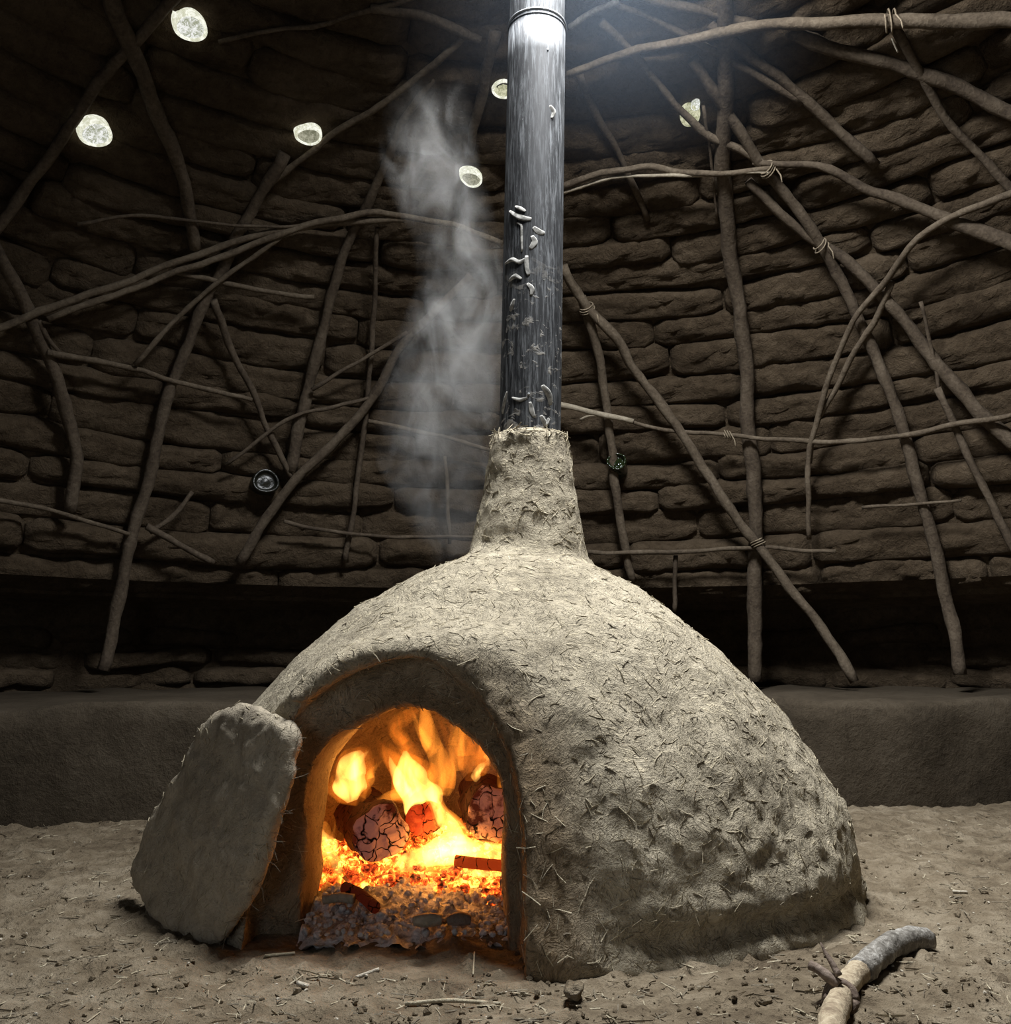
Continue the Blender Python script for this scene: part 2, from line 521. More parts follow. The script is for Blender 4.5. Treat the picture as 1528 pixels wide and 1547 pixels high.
def roll_mesh(s0, hh, a0, a1, depth, seed, base_r=None, nu=22, nv=9, rough=1.0, flat=0.5):
    """one hand-laid roll of cob lying on the dome, s0 = height along the wall, a0..a1 = its span round the room"""
    V = []
    us = np.linspace(0, 1, nu)
    wob = [RNG.uniform(-1, 1) for _ in range(6)]
    for iu, u in enumerate(us):
        a = a0 + (a1 - a0) * u
        e = min(u, 1 - u) * (nu - 1) / 2.2
        endf = math.sqrt(max(0.0, 1 - max(0, 1 - e) ** 2)) if e < 1 else 1.0
        hloc = hh * (0.62 + 0.38 * endf) * (1 + 0.10 * math.sin(6 * u + 3 * wob[0]))
        sag = 0.012 * (math.sin(2.4 * u + 3 * wob[1]) + 0.6 * math.sin(7 * u + 6 * wob[2]))
        for j in range(nv):
            w = j / (nv - 1) * 2 - 1
            prot = depth * (0.25 + 0.75 * endf) * (max(0.0, 1 - abs(w) ** 2.6)) ** flat * (1 + 0.15 * wob[3] * (u - 0.5))
            sv = s0 + sag + w * hloc * 0.5
            if base_r is None:
                r, z = prof_at(sv) if sv > 0 else (3.06, 0.80 + sv)
                n = prof_n(max(sv, 0.03))
            else:
                r, z = base_r, sv
                n = np.array([-1.0, 0.0])
            rr = r + n[0] * (prot - 0.02); zz = z + n[1] * (prot - 0.02)
            V.append((HC[0] + rr * math.sin(a), HC[1] + rr * math.cos(a), zz, n[0], n[1], a, endf * (1 - w * w)))
    V = np.array(V)
    P = V[:, :3]
    d = fbm(P, 11, 3, seed, 0.55) * 0.030 + fbm(P, 34, 3, seed + 50, 0.65) * 0.019
    d *= rough
    N = np.c_[V[:, 3] * np.sin(V[:, 5]), V[:, 3] * np.cos(V[:, 5]), V[:, 4]]
    P = P + N * (d * (0.25 + 0.75 * V[:, 6]))[:, None]
    P[:, 2] += fbm(P, 9, 2, seed + 90) * 0.012
    F = []
    for iu in range(nu - 1):
        for j in range(nv - 1):
            a = iu * nv + j
            F.append((a, a + 1, a + nv + 1, a + nv))
    back = len(P)
    # closed back, pressed into the shell
    bk = P - N * 0.06
    rim = [j for j in range(nv)] + [i * nv + nv - 1 for i in range(1, nu)] + [(nu - 1) * nv + j for j in range(nv - 2, -1, -1)] + [i * nv for i in range(nu - 2, 0, -1)]
    P = np.vstack([P, bk[rim]])
    m = len(rim)
    for k in range(m):
        k2 = (k + 1) % m
        F.append((rim[k2], rim[k], back + k, back + k2))
    return P, F

rows = []
s = 0.03
while s < seg[-1]:
    hh = RNG.uniform(0.120, 0.160)
    r, z = prof_at(s)
    if r < 1.02: break
    rows.append((s + hh / 2, hh))
    s += hh * 0.97
far = Acc()
nroll = 0
for ri, (s0, hh) in enumerate(rows):
    r, z = prof_at(s0)
    up = min(1, max(0, (z - 1.9) / 0.8))
    rowdep = RNG.uniform(0.042, 0.068) * (1 - 0.22 * up)
    if ri in (2, 5): rowdep *= 0.45            # two courses that sit back in deep shadow
    a = -math.radians(118) + RNG.uniform(0, 0.1)
    while a < math.radians(118):
        L = RNG.uniform(0.7, 1.7) / r
        a1 = a + L
        c = (a + a1) / 2
        inview = abs(c) < math.radians(56)
        if abs(c) > math.radians(112): 
            a = a1; continue
        dep = rowdep * RNG.uniform(0.7, 1.25)
        P, F = roll_mesh(s0 + RNG.uniform(-0.006, 0.006), hh * RNG.uniform(0.98, 1.1), a, a1 - 0.01 / r * RNG.uniform(0.2, 1.4), dep,
                         int(RNG.integers(0, 999)), nu=34 if inview else 10, nv=12 if inview else 6, rough=1.15 - 0.4 * up, flat=0.5 - 0.24 * up)
        if inview and nroll < 262:
            obj('cob_roll', P, F, M['wall'], wall)
            nroll += 1
        else:
            far.add(P, F)
        a = a1
o = obj('cob_rolls_beyond', far.V, far.F, M['wall'], wall); o['kind'] = 'stuff'
for ri in range(4):
    s0 = 0.42 + ri * 0.105
    a = -math.radians(60)
    while a < math.radians(60):
        L = RNG.uniform(0.3, 0.6) / 3.2
        P, F = roll_mesh(s0, 0.11, a, a + L - 0.004, RNG.uniform(0.03, 0.09), int(RNG.integers(0, 999)), base_r=3.46, nu=14, nv=7, rough=1.2)
        obj('cob_lump', P, F, M['wall'], foot)
        a += L

# ------------------------------------------------------------------ smoke hole rim
th = np.linspace(0, 2 * math.pi, 40)
P = np.c_[SKY[0] + (SKY_R + 0.01) * np.cos(th), SKY[1] + (SKY_R + 0.01) * np.sin(th), np.full(40, SKY[2] - 0.01)]
Vt, Ft = tube(P, 0.035, 8, cap=False)
o = obj('window_1', Vt, Ft, M['pole']); tag(o, 'round smoke hole rim in the crown of the roof', kind='structure')

dpts = [(-0.30 - DOOR_W / 2 - 0.03, 0), (-0.30 - DOOR_W / 2 - 0.03, DOOR_H + 0.03), (-0.30 + DOOR_W / 2 + 0.03, DOOR_H + 0.03), (-0.30 + DOOR_W / 2 + 0.03, 0)]  # pole frame round the added doorway, out of view
df = empty('added_door_1', (-1.10, -0.99, 0)); df.rotation_euler = (0, 0, -0.40); tag(df, 'rough pole frame of the added, unseen doorway', kind='structure')
for nm, a_, b_ in (('jamb', dpts[0], dpts[1]), ('lintel', dpts[1], dpts[2]), ('jamb', dpts[2], dpts[3])):
    Vt, Ft = tube(smooth_path([(a_[0] + 0.30, 0, a_[1]), (b_[0] + 0.30, 0, b_[1])], 8), 0.06, 10)
    obj(nm, Vt, Ft, M['pole'], df)

# ------------------------------------------------------------------ floor
def axis_vals(lo, flo, fhi, hi, fine, coarse):
    a = np.arange(lo, flo, coarse); b = np.arange(flo, fhi, fine); c = np.arange(fhi, hi + coarse, coarse)
    return np.concatenate([a, b, c])
gx = axis_vals(-3.7, -1.9, 2.0, 3.7, 0.014, 0.2)
gy = axis_vals(-1.9, 1.0, 3.3, 5.5, 0.014, 0.2)
X, Y = np.meshgrid(gx, gy, indexing='ij')
P = np.c_[X.ravel(), Y.ravel(), np.zeros(X.size)]
def floor_z(P):
    P = np.asarray(P, float).copy(); P[:, 2] = 0
    z = fbm(P, 1.3, 2, 5) * 0.018 + fbm(P, 7, 4, 6, 0.6) * 0.016 + np.maximum(0, fbm(P, 24, 3, 8, 0.6) - 0.08) * 0.03
    return z - 0.004
P[:, 2] = floor_z(P)
nyv = len(gy)
ii, jj = np.meshgrid(np.arange(len(gx) - 1), np.arange(nyv - 1), indexing='ij')
b0 = (ii * nyv + jj).ravel()
F = np.c_[b0, b0 + nyv, b0 + nyv + 1, b0 + 1]
fl = obj('floor', P, F, M['floor']); tag(fl, 'trodden bare earth floor', kind='structure')
def fz(x, y):
    return float(floor_z(np.array([[x, y, 0.0]]))[0])

# ------------------------------------------------------------------ mud bench along the back
bp = [ground(px, py) for px, py in ((-330, 1272), (-150, 1256), (0, 1247), (200, 1241), (500, 1233), (800, 1227), (1180, 1223), (1350, 1220), (1528, 1214), (1750, 1212), (1900, 1213))]
fp = smooth_path(bp, 150)
V = []
prof_b = [(0.0, -0.03), (0.0, 0.10), (0.005, 0.20), (0.012, 0.29), (0.022, 0.345), (0.05, 0.368), (0.12, 0.374), (0.4, 0.376), (1.0, 0.378)]
for p in fp:
    rad = np.array([p[0] - HC[0], p[1] - HC[1]]); R = np.linalg.norm(rad); rad /= R
    for q, z in prof_b:
        t = q if q < 0.4 else (0.15 + (q - 0.1) * (3.36 - R - 0.15) / 0.9)
        V.append((p[0] + rad[0] * t, p[1] + rad[1] * t, z))
V = np.array(V)
d = fbm(V, 4, 4, 31, 0.5) * 0.03
V[:, 1] += d; V[:, 2] += np.where(V[:, 2] > 0.25, fbm(V, 3, 3, 33) * 0.03, 0)
nb = len(prof_b)
F = [(i * nb + j, (i + 1) * nb + j, (i + 1) * nb + j + 1, i * nb + j + 1) for i in range(len(fp) - 1) for j in range(nb - 1)]
F += [tuple(range(nb)), tuple((len(fp) - 1) * nb + j for j in range(nb))[::-1]]
o = obj('mud_bench', V, F, M['bench'])
tag(o, 'low mud bench built along the foot of the back wall', 'bench')

# ------------------------------------------------------------------ clay oven (one hand-moulded body)
def smin(a, b, k):
    h = np.clip(0.5 + 0.5 * (b - a) / k, 0, 1)
    return b * (1 - h) + a * h - k * h * (1 - h)
def smax(a, b, k):
    return -smin(-a, -b, k)
# the plane of the door slab that leans on the porch
A_ = ground(322, 1430); B_ = ground(206, 1378); T_ = at_y(392, 1066, 1.93)
e_x = (A_ - B_) / np.linalg.norm(A_ - B_)
n_ = np.cross(A_ - B_, T_ - B_); n_ /= np.linalg.norm(n_)
if n_[1] > 0: n_ = -n_
e_y = np.cross(n_, e_x); e_y = e_y if e_y[2] > 0 else -e_y
outl_px = [(345, 1060), (318, 1072), (300, 1087), (283, 1120), (262, 1160), (240, 1190), (217, 1225), (202, 1268), (187, 1318), (196, 1352), (208, 1378), (240, 1404), (272, 1430), (300, 1433), (322, 1428), (340, 1395), (360, 1360), (380, 1315), (393, 1275), (412, 1225), (424, 1170), (431, 1108), (424, 1085), (403, 1070), (375, 1060)]
poly = []
for px, py in outl_px:
    d = ray(px, py)
    t = np.dot(A_ - CAMP, n_) / np.dot(d, n_)
    p = CAMP + d * t - A_
    poly.append((np.dot(p, e_x), np.dot(p, e_y)))
poly = np.array(poly)
def poly_sdf(x, y, P):
    d = np.full(x.shape, 1e9); s_ = np.ones(x.shape)
    n = len(P)
    for i in range(n):
        a, b = P[i], P[(i + 1) % n]
        ex, ey = b - a
        wx, wy = x - a[0], y - a[1]
        t = np.clip((wx * ex + wy * ey) / (ex * ex + ey * ey), 0, 1)
        d = np.minimum(d, (wx - ex * t) ** 2 + (wy - ey * t) ** 2)
        c1 = a[1] <= y; c2 = b[1] > y; c3 = ex * wy > ey * wx
        flip = (c1 & c2 & c3) | (~c1 & ~c2 & ~c3)
        s_ = np.where(flip, -s_, s_)
    return s_ * np.sqrt(d)
TH = 0.05
OC = np.array([0.02, 2.38])           # middle of the dome
PC = -0.165                           # porch middle (x)
def arch2(x, z, a, zs, b):
    e = (np.sqrt((x / a) ** 2 + (np.maximum(z - zs, 0) / b) ** 2) - 1) * min(a, b)
    return e
OX, OY0, OZ0, HG = -1.06, 1.60, -0.05, 0.0115
gxo = np.arange(OX, 1.08, HG, dtype=np.float32); gyo = np.arange(OY0, 3.22, HG, dtype=np.float32); gzo = np.arange(OZ0, 1.30, HG, dtype=np.float32)
X, Y, Z = np.meshgrid(gxo, gyo, gzo, indexing='ij')
dx, dy = X - OC[0], Y - OC[1]
ax = np.where(dx < 0, 0.84, 0.828)
ay = np.where(dy < 0, 0.70, 0.66)
rho = np.sqrt((dx / ax) ** 2 + (dy / ay) ** 2)
zz = np.maximum(Z, 0)
pw = 1.62
dome = ((rho ** pw + (zz / 0.82) ** pw) ** (1 / pw) - 1) * 0.62
# skirt and undercut on the right flank
dome = dome + 0.022 * np.exp(-((Z - 0.045) / 0.022) ** 2) * np.clip((X - 0.15) / 0.15, 0, 1) * np.clip((0.82 - X) / 0.1, 0, 1)
# porch round the mouth
xp = X - PC
yf = 1.80
porch = smax(arch2(xp, Z, 0.385, 0.16, 0.425), yf - Y + np.maximum(0, Z) * 0.16, 0.05)
porch = smax(porch, Y - 2.5, 0.05)
body = smin(dome, porch, 0.10)
# chimney neck
tz = (Z - PIPE_B[2]) / pd[2]
cxz = PIPE_B[0] + pd[0] * tz; cyz = PIPE_B[1] + pd[1] * tz
rn = np.hypot(X - cxz, Y - cyz)
ZT = PIPE_B[2] + 0.005
hgt = np.clip((ZT - Z) / 0.30, 0, 2)
neck = (rn - (0.100 + 0.038 * hgt + 0.010 * hgt ** 2)) * 0.93
neck = smax(neck, Z - ZT, 0.035)
body = smin(body, neck, 0.03)
# mouth, door rebate and fire chamber
xm = X + 0.205
ar = np.where(xm > 0, 0.235, 0.30).astype(np.float32)
rebate = smax((np.sqrt((xm / ar) ** 2 + (np.maximum(Z - 0.20, 0) / 0.335) ** 2) - 1) * 0.25, Y - 1.97 + np.clip(xm, 0, 0.2) * 0.5, 0.03)
body = smax(body, -rebate, 0.022)
mouth = smax(arch2(xm, Z, 0.207, 0.22, 0.215), Y - 2.4, 0.02)
body = smax(body, -mouth, 0.018)
chamber = np.sqrt(((X + 0.12) / 0.50) ** 2 + ((Y - 2.45) / 0.36) ** 2 + (Z / 0.56) ** 2) - 1
body = smax(body, -chamber * 0.4, 0.03)
body = np.maximum(body, -(rn - 0.0885))          # the pipe's socket
body = np.maximum(body, -0.03 - Z)
# seat of the leaning slab: the porch's left corner is worn back behind it
ci = np.searchsorted(gxo, -0.20); cj = np.searchsorted(gyo, 2.35)
Q = np.stack([X[:ci, :cj], Y[:ci, :cj], Z[:ci, :cj]], -1).astype(float) - A_
seat = smax(poly_sdf(Q @ e_x, Q @ e_y, poly) - 0.035 - 0.14 * np.clip((0.22 - Q[..., 2]) / 0.12, 0, 1), -(Q @ n_) - TH - 0.004, 0.01)
body[:ci, :cj] = np.maximum(body[:ci, :cj], -seat)
Vo, Fo = surface_nets(body.astype(np.float64), (OX, OY0, OZ0), HG)
del X, Y, Z, dome, porch, neck, rebate, mouth, chamber, body
me = make_mesh('body', Vo, Fo)
N = normals_of(me)
front = np.clip((1.95 - Vo[:, 1]) / 0.1, 0, 1)
neckm = np.clip((0.82 - Vo[:, 2]) / 0.06, 0.35, 1)
disp = (fbm(Vo, 4.5, 2, 41) * 0.020 * neckm + fbm(Vo, 15, 3, 43, 0.6) * 0.006 + fbm(Vo, 42, 2, 45, 0.6) * 0.0035)
flank = np.clip((Vo[:, 0] - 0.2) / 0.25, 0, 1) * np.clip((0.55 - Vo[:, 2]) / 0.3, 0, 1)
disp += flank * (np.abs(fbm(Vo, 7, 3, 47)) - 0.15) * 0.014 + flank * fbm(Vo, 28, 3, 48, 0.6) * 0.007
inside_pipe = (np.hypot(Vo[:, 0] - PIPE_B[0], Vo[:, 1] - PIPE_B[1]) < 0.093) & (Vo[:, 2] > 0.6)
disp[inside_pipe] = 0
Vo = Vo + N * disp[:, None]
set_coords(me, Vo)
oven = empty('clay_oven', (OC[0], OC[1], 0))
tag(oven, 'domed clay oven with an arched mouth and a flared chimney neck', 'oven')
ob = link('body', me, M['oven'])
put(ob, oven)
# chopped straw worked into the clay
N = normals_of(me)
def straw_on(Pts, Nrm, n, lmin, lmax, r, lift=0.0, seed=1, align=None):
    rg = np.random.default_rng(seed)
    acc = Acc()
    pick = rg.choice(len(Pts), n)
    for i in pick:
        nrm = Nrm[i]
        t = rg.normal(size=3)
        if align is not None: t += align * 2
        t -= nrm * np.dot(t, nrm); t /= np.linalg.norm(t) + 1e-9
        L = rg.uniform(lmin, lmax) * 0.5
        tilt = rg.normal(0, 0.10)
        b = np.cross(nrm, t)
        c = Pts[i] + nrm * (r * 0.4 + lift)
        bend = rg.normal(0, 0.18) * L
        pts = [c - t * L - nrm * tilt * L, c + b * bend, c + t * L + nrm * tilt * L]
        rr = r * rg.uniform(0.6, 1.25)
        V = []
        for p in pts:
            for k in range(3):
                a = 2.094 * k
                V.append(p + (b * math.cos(a) + nrm * math.sin(a)) * rr)
        F = [(0, 1, 4, 3), (1, 2, 5, 4), (2, 0, 3, 5), (3, 4, 7, 6), (4, 5, 8, 7), (5, 3, 6, 8), (2, 1, 0), (6, 7, 8)]
        acc.add(V, F)
    return acc
vis = (Vo[:, 2] > 0.01) & (N[:, 1] < 0.55) & (((Vo[:, 1] < 1.99) | (Vo[:, 2] > 0.6) | (np.abs(Vo[:, 0] + 0.2) > 0.42)))
idx = np.where(vis & ~inside_pipe)[0]
a = straw_on(Vo[idx], N[idx], 2600, 0.012, 0.045, 0.0009, 0, 3)
o = obj('embedded_straw', a.V, a.F, M['straw'], smooth=False); o['kind'] = 'stuff'; put(o, oven)
a = straw_on(Vo[idx], N[idx], 650, 0.010, 0.032, 0.0010, 0, 4)
o = obj('embedded_dark_straw', a.V, a.F, M['straw_dark'], smooth=False); o['kind'] = 'stuff'; put(o, oven)
rim = np.where((Vo[:, 2] > ZT - 0.03) & (np.hypot(Vo[:, 0] - PIPE_B[0], Vo[:, 1] - PIPE_B[1]) < 0.13) & ~inside_pipe)[0]
a = straw_on(Vo[rim], N[rim], 80, 0.02, 0.05, 0.0013, 0.001, 5)
o = obj('neck_rim_straw', a.V, a.F, M['straw'], smooth=False); o['kind'] = 'stuff'; put(o, oven)

# ------------------------------------------------------------------ stove pipe
def pipe_mat():
    m, nt, out = new_mat('sooty_black_steel')
    v = objco(nt)
    st = noise(nt, mapping(nt, v, (150, 150, 11)), 1.0, 6, 0.75, 0.3)
    st2 = noise(nt, mapping(nt, v, (30, 30, 3.0)), 1.0, 4, 0.65, 0.6)
    sp = noise(nt, v, 150, 3, 0.7)
    ash = mth(nt, 'MULTIPLY', ramp(nt, [(0.46, 0.0), (0.62, 1.0)], st), ramp(nt, [(0.36, 0.25), (0.58, 1.0)], st2))
    col = mixc(nt, mth(nt, 'MULTIPLY', ash, 0.85), (0.011, 0.012, 0.014), (0.19, 0.20, 0.21))
    dots = ramp(nt, [(0.70, 0.0), (0.76, 1.0)], sp)
    col = mixc(nt, mth(nt, 'MULTIPLY', dots, 0.6), col, (0.42, 0.44, 0.45))
    # dried mud smears low on the pipe
    sm = noise(nt, mapping(nt, v, (14, 14, 22)), 1.0, 5, 0.6, 1.6)
    zz = nd(nt, 'ShaderNodeSeparateXYZ'); nt.links.new(v, zz.inputs[0])
    zm = ramp(nt, [(0.0, 1.0), (0.62, 0.75), (0.78, 0.0)], mth(nt, 'DIVIDE', zz.outputs[2], 1.0))
    mk = mth(nt, 'MULTIPLY', ramp(nt, [(0.55, 0.0), (0.60, 1.0)], sm), zm)
    mk = mth(nt, 'MULTIPLY', mk, ramp(nt, [(0.4, 0.0), (0.55, 1.0)], noise(nt, v, 40, 3)))
    col = mixc(nt, mth(nt, 'MULTIPLY', mk, 0.9), col, (0.36, 0.335, 0.29))
    rg = mixc(nt, mth(nt, 'MAXIMUM', ash, mk), (0.62,) * 3, (0.92,) * 3)
    h = mth(nt, 'ADD', mth(nt, 'MULTIPLY', mk, 0.0015), mth(nt, 'MULTIPLY', st, 0.0008))
    bsdf(nt, out, col, rg, bump(nt, h, 1.0, 0.6), 0.35)
    return m
M['pipe'] = pipe_mat()
m, nt, out = new_mat('bright_steel_edge')
bsdf(nt, out, ramp(nt, [(0.3, (0.30, 0.31, 0.32)), (0.7, (0.62, 0.64, 0.66))], noise(nt, objco(nt), 60)), 0.35, None, 0.5, 0.6)
M['steel'] = m
m, nt, out = new_mat('dried_mud_smear')
bsdf(nt, out, ramp(nt, [(0.35, (0.14, 0.137, 0.125)), (0.6, (0.40, 0.39, 0.36))], noise(nt, objco(nt), 70)), 0.95)
M['smear'] = m
pipe = empty('stove_pipe', tuple(PIPE_B - pd * 0.30))
tag(pipe, 'tall black stove pipe streaked with ash rising from the oven neck', 'pipe')
pz0 = PIPE_B - pd * 0.30
def along(zv):
    return PIPE_B + pd * ((zv - PIPE_B[2]) / pd[2])
ZJ = PIPE_T[2]
R1, R2 = 0.0835, 0.0805
def pipe_seg(name, z0, z1, r, mat, n=14, seed=0):
    Pp = np.array([along(z) for z in np.linspace(z0, z1, n)])
    V, F = tube(Pp, r, 48, cap=True)
    o = obj(name, V - pz0, F, mat, pipe)
    return o
pipe_seg('lower_section', pz0[2], ZJ, R1, M['pipe'])
pipe_seg('upper_section', ZJ - 0.08, 3.45, R2, M['pipe'])
# swaged joint: a bright bead and the rolled lip under it
th = np.linspace(0, 2 * math.pi, 49)
e1 = np.cross(pd, [0, 1, 0]); e1 /= np.linalg.norm(e1); e2 = np.cross(pd, e1)
for nm, z, r, tr, mat in (('joint_bead', ZJ + 0.006, R1 - 0.0005, 0.0036, M['steel']), ('rolled_lip', ZJ - 0.008, R1 - 0.001, 0.0030, M['pipe'])):
    Pp = np.array([along(z) + (e1 * math.cos(t) + e2 * math.sin(t)) * r for t in th])
    V, F = tube(Pp, tr, 8, cap=False)
    obj(nm, V - pz0, F, mat, pipe)
def on_pipe(px, py, lift=0.0, r=None):
    d = ray(px, py); r = (R1 if r is None else r) + lift
    A = d - pd * np.dot(d, pd); B = (CAMP - PIPE_B); B = B - pd * np.dot(B, pd)
    a, b, c = A @ A, 2 * A @ B, B @ B - r * r
    D = max(b * b - 4 * a * c, 0)
    return CAMP + d * ((-b - math.sqrt(D)) / (2 * a))
for px, py in ((811, 28), (828, 75), (799, 595)):
    c = on_pipe(px, py, 0.0, R2 if py < 45 else R1)
    bm = bmesh.new(); bmesh.ops.create_uvsphere(bm, u_segments=10, v_segments=6, radius=0.0032)
    me = bpy.data.meshes.new('rivet'); bm.to_mesh(me); bm.free()
    o = link('rivet', me, M['steel'], pipe); o.location = c - pz0
def ribbon(pts, wpx, lift=0.0012):
    """a smear of mud lying on the pipe: a thin curved pad following the metal"""
    pp = smooth_path([(x, y, 0) for x, y in pts], 12)
    cen = np.array([on_pipe(x, y, lift * 0.5) for x, y, _ in pp])
    wr = wpx * 2.42 / FPX
    rr = np.array([wr * (0.35 + 0.65 * math.sin(math.pi * min(1, max(0, (i + 0.8) / 12.6)))) for i in range(12)])
    ax = np.array([0, -1.0, 0])
    return tube(cen, rr, 8, flat=(ax, 0.04))
for k, (pts, w) in enumerate((([(779, 312), (787, 315), (794, 319)], 4), ([(771, 319), (780, 325), (792, 330), (803, 331)], 5.5), ([(780, 336), (788, 340), (789, 352), (789, 380)], 3),
        ([(806, 343), (814, 350), (823, 352)], 5), ([(772, 470), (776, 461), (778, 452)], 5), ([(764, 398), (775, 392), (786, 396), (796, 390)], 4), ([(801, 376), (808, 366), (804, 356)], 5),
        ([(770, 424), (779, 417), (788, 421)], 4), ([(797, 428), (804, 436), (803, 446)], 4), ([(819, 583), (827, 597), (831, 612)], 8), ([(760, 625), (764, 606), (767, 592)], 4),
        ([(774, 601), (786, 604), (797, 601)], 3), ([(801, 607), (804, 622), (808, 630)], 4), ([(817, 628), (823, 640), (829, 632)], 6), ([(831, 160), (835, 169), (833, 178)], 6), ([(796, 386), (797, 404), (799, 416)], 5))):
    V, F = ribbon(pts, w)
    obj('mud_smear', V - pz0, F, M['smear'], pipe)

# ------------------------------------------------------------------ the clay door slab leaning on the oven
hs = 0.0085
x0, y0 = poly.min(0) - 0.05; x1, y1 = poly.max(0) + 0.05
gx_ = np.arange(x0, x1, hs); gy_ = np.arange(y0, y1, hs); gz_ = np.arange(-TH - 0.05, 0.05, hs)
X, Y = np.meshgrid(gx_, gy_, indexing='ij')
d2 = poly_sdf(X, Y, poly)
Zs = gz_[None, None, :]
fld = smax(d2[:, :, None] + 0 * Zs, np.abs(Zs + TH / 2) - TH / 2, 0.035)
Vs, Fs = surface_nets(fld, (x0, y0, gz_[0]), hs)
me = make_mesh('door_slab', Vs, Fs)
# the local frame (e_x, e_y, n_) may be left handed: put in world space and fix winding
Wp = A_ + Vs[:, :1] * e_x + Vs[:, 1:2] * e_y + Vs[:, 2:] * n_
me = make_mesh('oven_door_slab', Wp, Fs)
bm = bmesh.new(); bm.from_mesh(me); bmesh.ops.recalc_face_normals(bm, faces=bm.faces); bm.to_mesh(me); bm.free()
N = normals_of(me)
Wp = Wp + N * (fbm(Wp, 6, 2, 61) * 0.016 + fbm(Wp, 18, 3, 62, 0.6) * 0.009 + fbm(Wp, 60, 2, 64, 0.6) * 0.002 - 0.002)[:, None]
Wp[:, 2] = np.maximum(Wp[:, 2], -0.012)
set_coords(me, Wp)
slab = empty('oven_door_slab', tuple(A_ * [1, 1, 0]))
tag(slab, 'thick clay slab door leaning against the left of the oven mouth', 'oven door')
put(link('slab', me, M['slab']), slab)
N = normals_of(me)
fr = np.where(N @ n_ > 0.3)[0]
a = straw_on(Wp[fr], N[fr], 200, 0.008, 0.03, 0.0009, 0, 8)
o = obj('embedded_straw', a.V, a.F, M['straw'], smooth=False); o['kind'] = 'stuff'; put(o, slab)
# hairy fibres sticking out of the edge towards the fire
acc = Acc()
edge = np.where((np.abs(N @ n_) < 0.5) & (N @ e_x > 0.5))[0]
for i in RNG.choice(edge, 40):
    p = Wp[i]; d = N[i] + RNG.normal(0, 0.5, 3); d /= np.linalg.norm(d)
    L = RNG.uniform(0.01, 0.035)
    V, F = tube([p, p + d * L * 0.5 + RNG.normal(0, 0.002, 3), p + d * L + np.array([0, 0, RNG.normal(0, 0.006)])], [0.0007, 0.0006, 0.0003], 4)
    acc.add(V, F)
o = obj('edge_fibres', acc.V, acc.F, M['straw_dark'], smooth=False); o['kind'] = 'stuff'; put(o, slab)

# ------------------------------------------------------------------ fire: embers, ash, logs, flames
def ember_mat():
    m, nt, out = new_mat('glowing_embers')
    v = objco(nt)
    n1 = noise(nt, v, 16, 4, 0.6); n2 = noise(nt, v, 60, 4, 0.7, 0.6)
    f = mth(nt, 'ADD', mth(nt, 'MULTIPLY', n1, 0.55), mth(nt, 'MULTIPLY', n2, 0.45))
    em = ramp(nt, [(0.40, (0.02, 0.001, 0)), (0.48, (0.55, 0.045, 0.006)), (0.53, (1.0, 0.16, 0.012)), (0.60, (1.0, 0.55, 0.08))], f)
    st = mth(nt, 'MULTIPLY', ramp(nt, [(0.40, 0.1), (0.64, 1.0)], f), 4.0)
    b = bsdf(nt, out, ramp(nt, [(0.4, (0.03, 0.02, 0.018)), (0.6, (0.2, 0.16, 0.15))], n2), 0.95, bump(nt, n2, 0.01, 1))
    nt.links.new(em, b.inputs['Emission Color']); nt.links.new(st, b.inputs['Emission Strength'])
    return m
M['ember'] = ember_mat()
def ash_mat():
    m, nt, out = new_mat('pale_ash')
    v = objco(nt)
    n1 = noise(nt, v, 24, 4, 0.6); n2 = noise(nt, v, 90, 5, 0.7)
    col = ramp(nt, [(0.36, (0.22, 0.215, 0.21)), (0.47, (0.55, 0.545, 0.54)), (0.6, (0.8, 0.8, 0.8))], mth(nt, 'ADD', mth(nt, 'MULTIPLY', n1, 0.5), mth(nt, 'MULTIPLY', n2, 0.5)))
    bsdf(nt, out, col, 0.98, bump(nt, mth(nt, 'ADD', mth(nt, 'MULTIPLY', n1, 0.02), mth(nt, 'MULTIPLY', n2, 0.01)), 1, 1))
    return m
M['ash'] = ash_mat()
def char_mat(name, ashy, glow):
    m, nt, out = new_mat(name)
    v = objco(nt)
    wv = nd(nt, 'ShaderNodeVectorMath', operation='ADD')
    nn = nd(nt, 'ShaderNodeTexNoise'); nn.inputs['Scale'].default_value = 22; nt.links.new(v, nn.inputs['Vector'])
    sc = nd(nt, 'ShaderNodeVectorMath', operation='SCALE'); sc.inputs['Scale'].default_value = 0.05
    nt.links.new(nn.outputs['Color'], sc.inputs[0]); nt.links.new(v, wv.inputs[0]); nt.links.new(sc.outputs[0], wv.inputs[1])
    crack = voro(nt, wv.outputs[0], 30, 'DISTANCE_TO_EDGE')
    cm = mth(nt, 'MULTIPLY', ramp(nt, [(0.02, 1.0), (0.05, 0.0)], crack), ramp(nt, [(0.40, 0.0), (0.50, 1.0)], noise(nt, v, 30, 3, 0.6)))
    n1 = noise(nt, v, 26, 4, 0.65)
    base = ramp(nt, [(0.44, (0.012, 0.009, 0.008)), (0.50, ashy)], mth(nt, 'ADD', mth(nt, 'MULTIPLY', n1, 0.4), mth(nt, 'MULTIPLY', noise(nt, v, 11, 2), 0.6)))
    col = mixc(nt, cm, base, (0.006, 0.004, 0.003))
    b = bsdf(nt, out, col, 0.9, bump(nt, mth(nt, 'SUBTRACT', n1, cm), 0.006, 1))
    b.inputs['Emission Color'].default_value = (*glow[:3], 1)
    st = mth(nt, 'MULTIPLY', mth(nt, 'SUBTRACT', 1.0, cm), glow[3])
    nt.links.new(st, b.inputs['Emission Strength'])
    return m
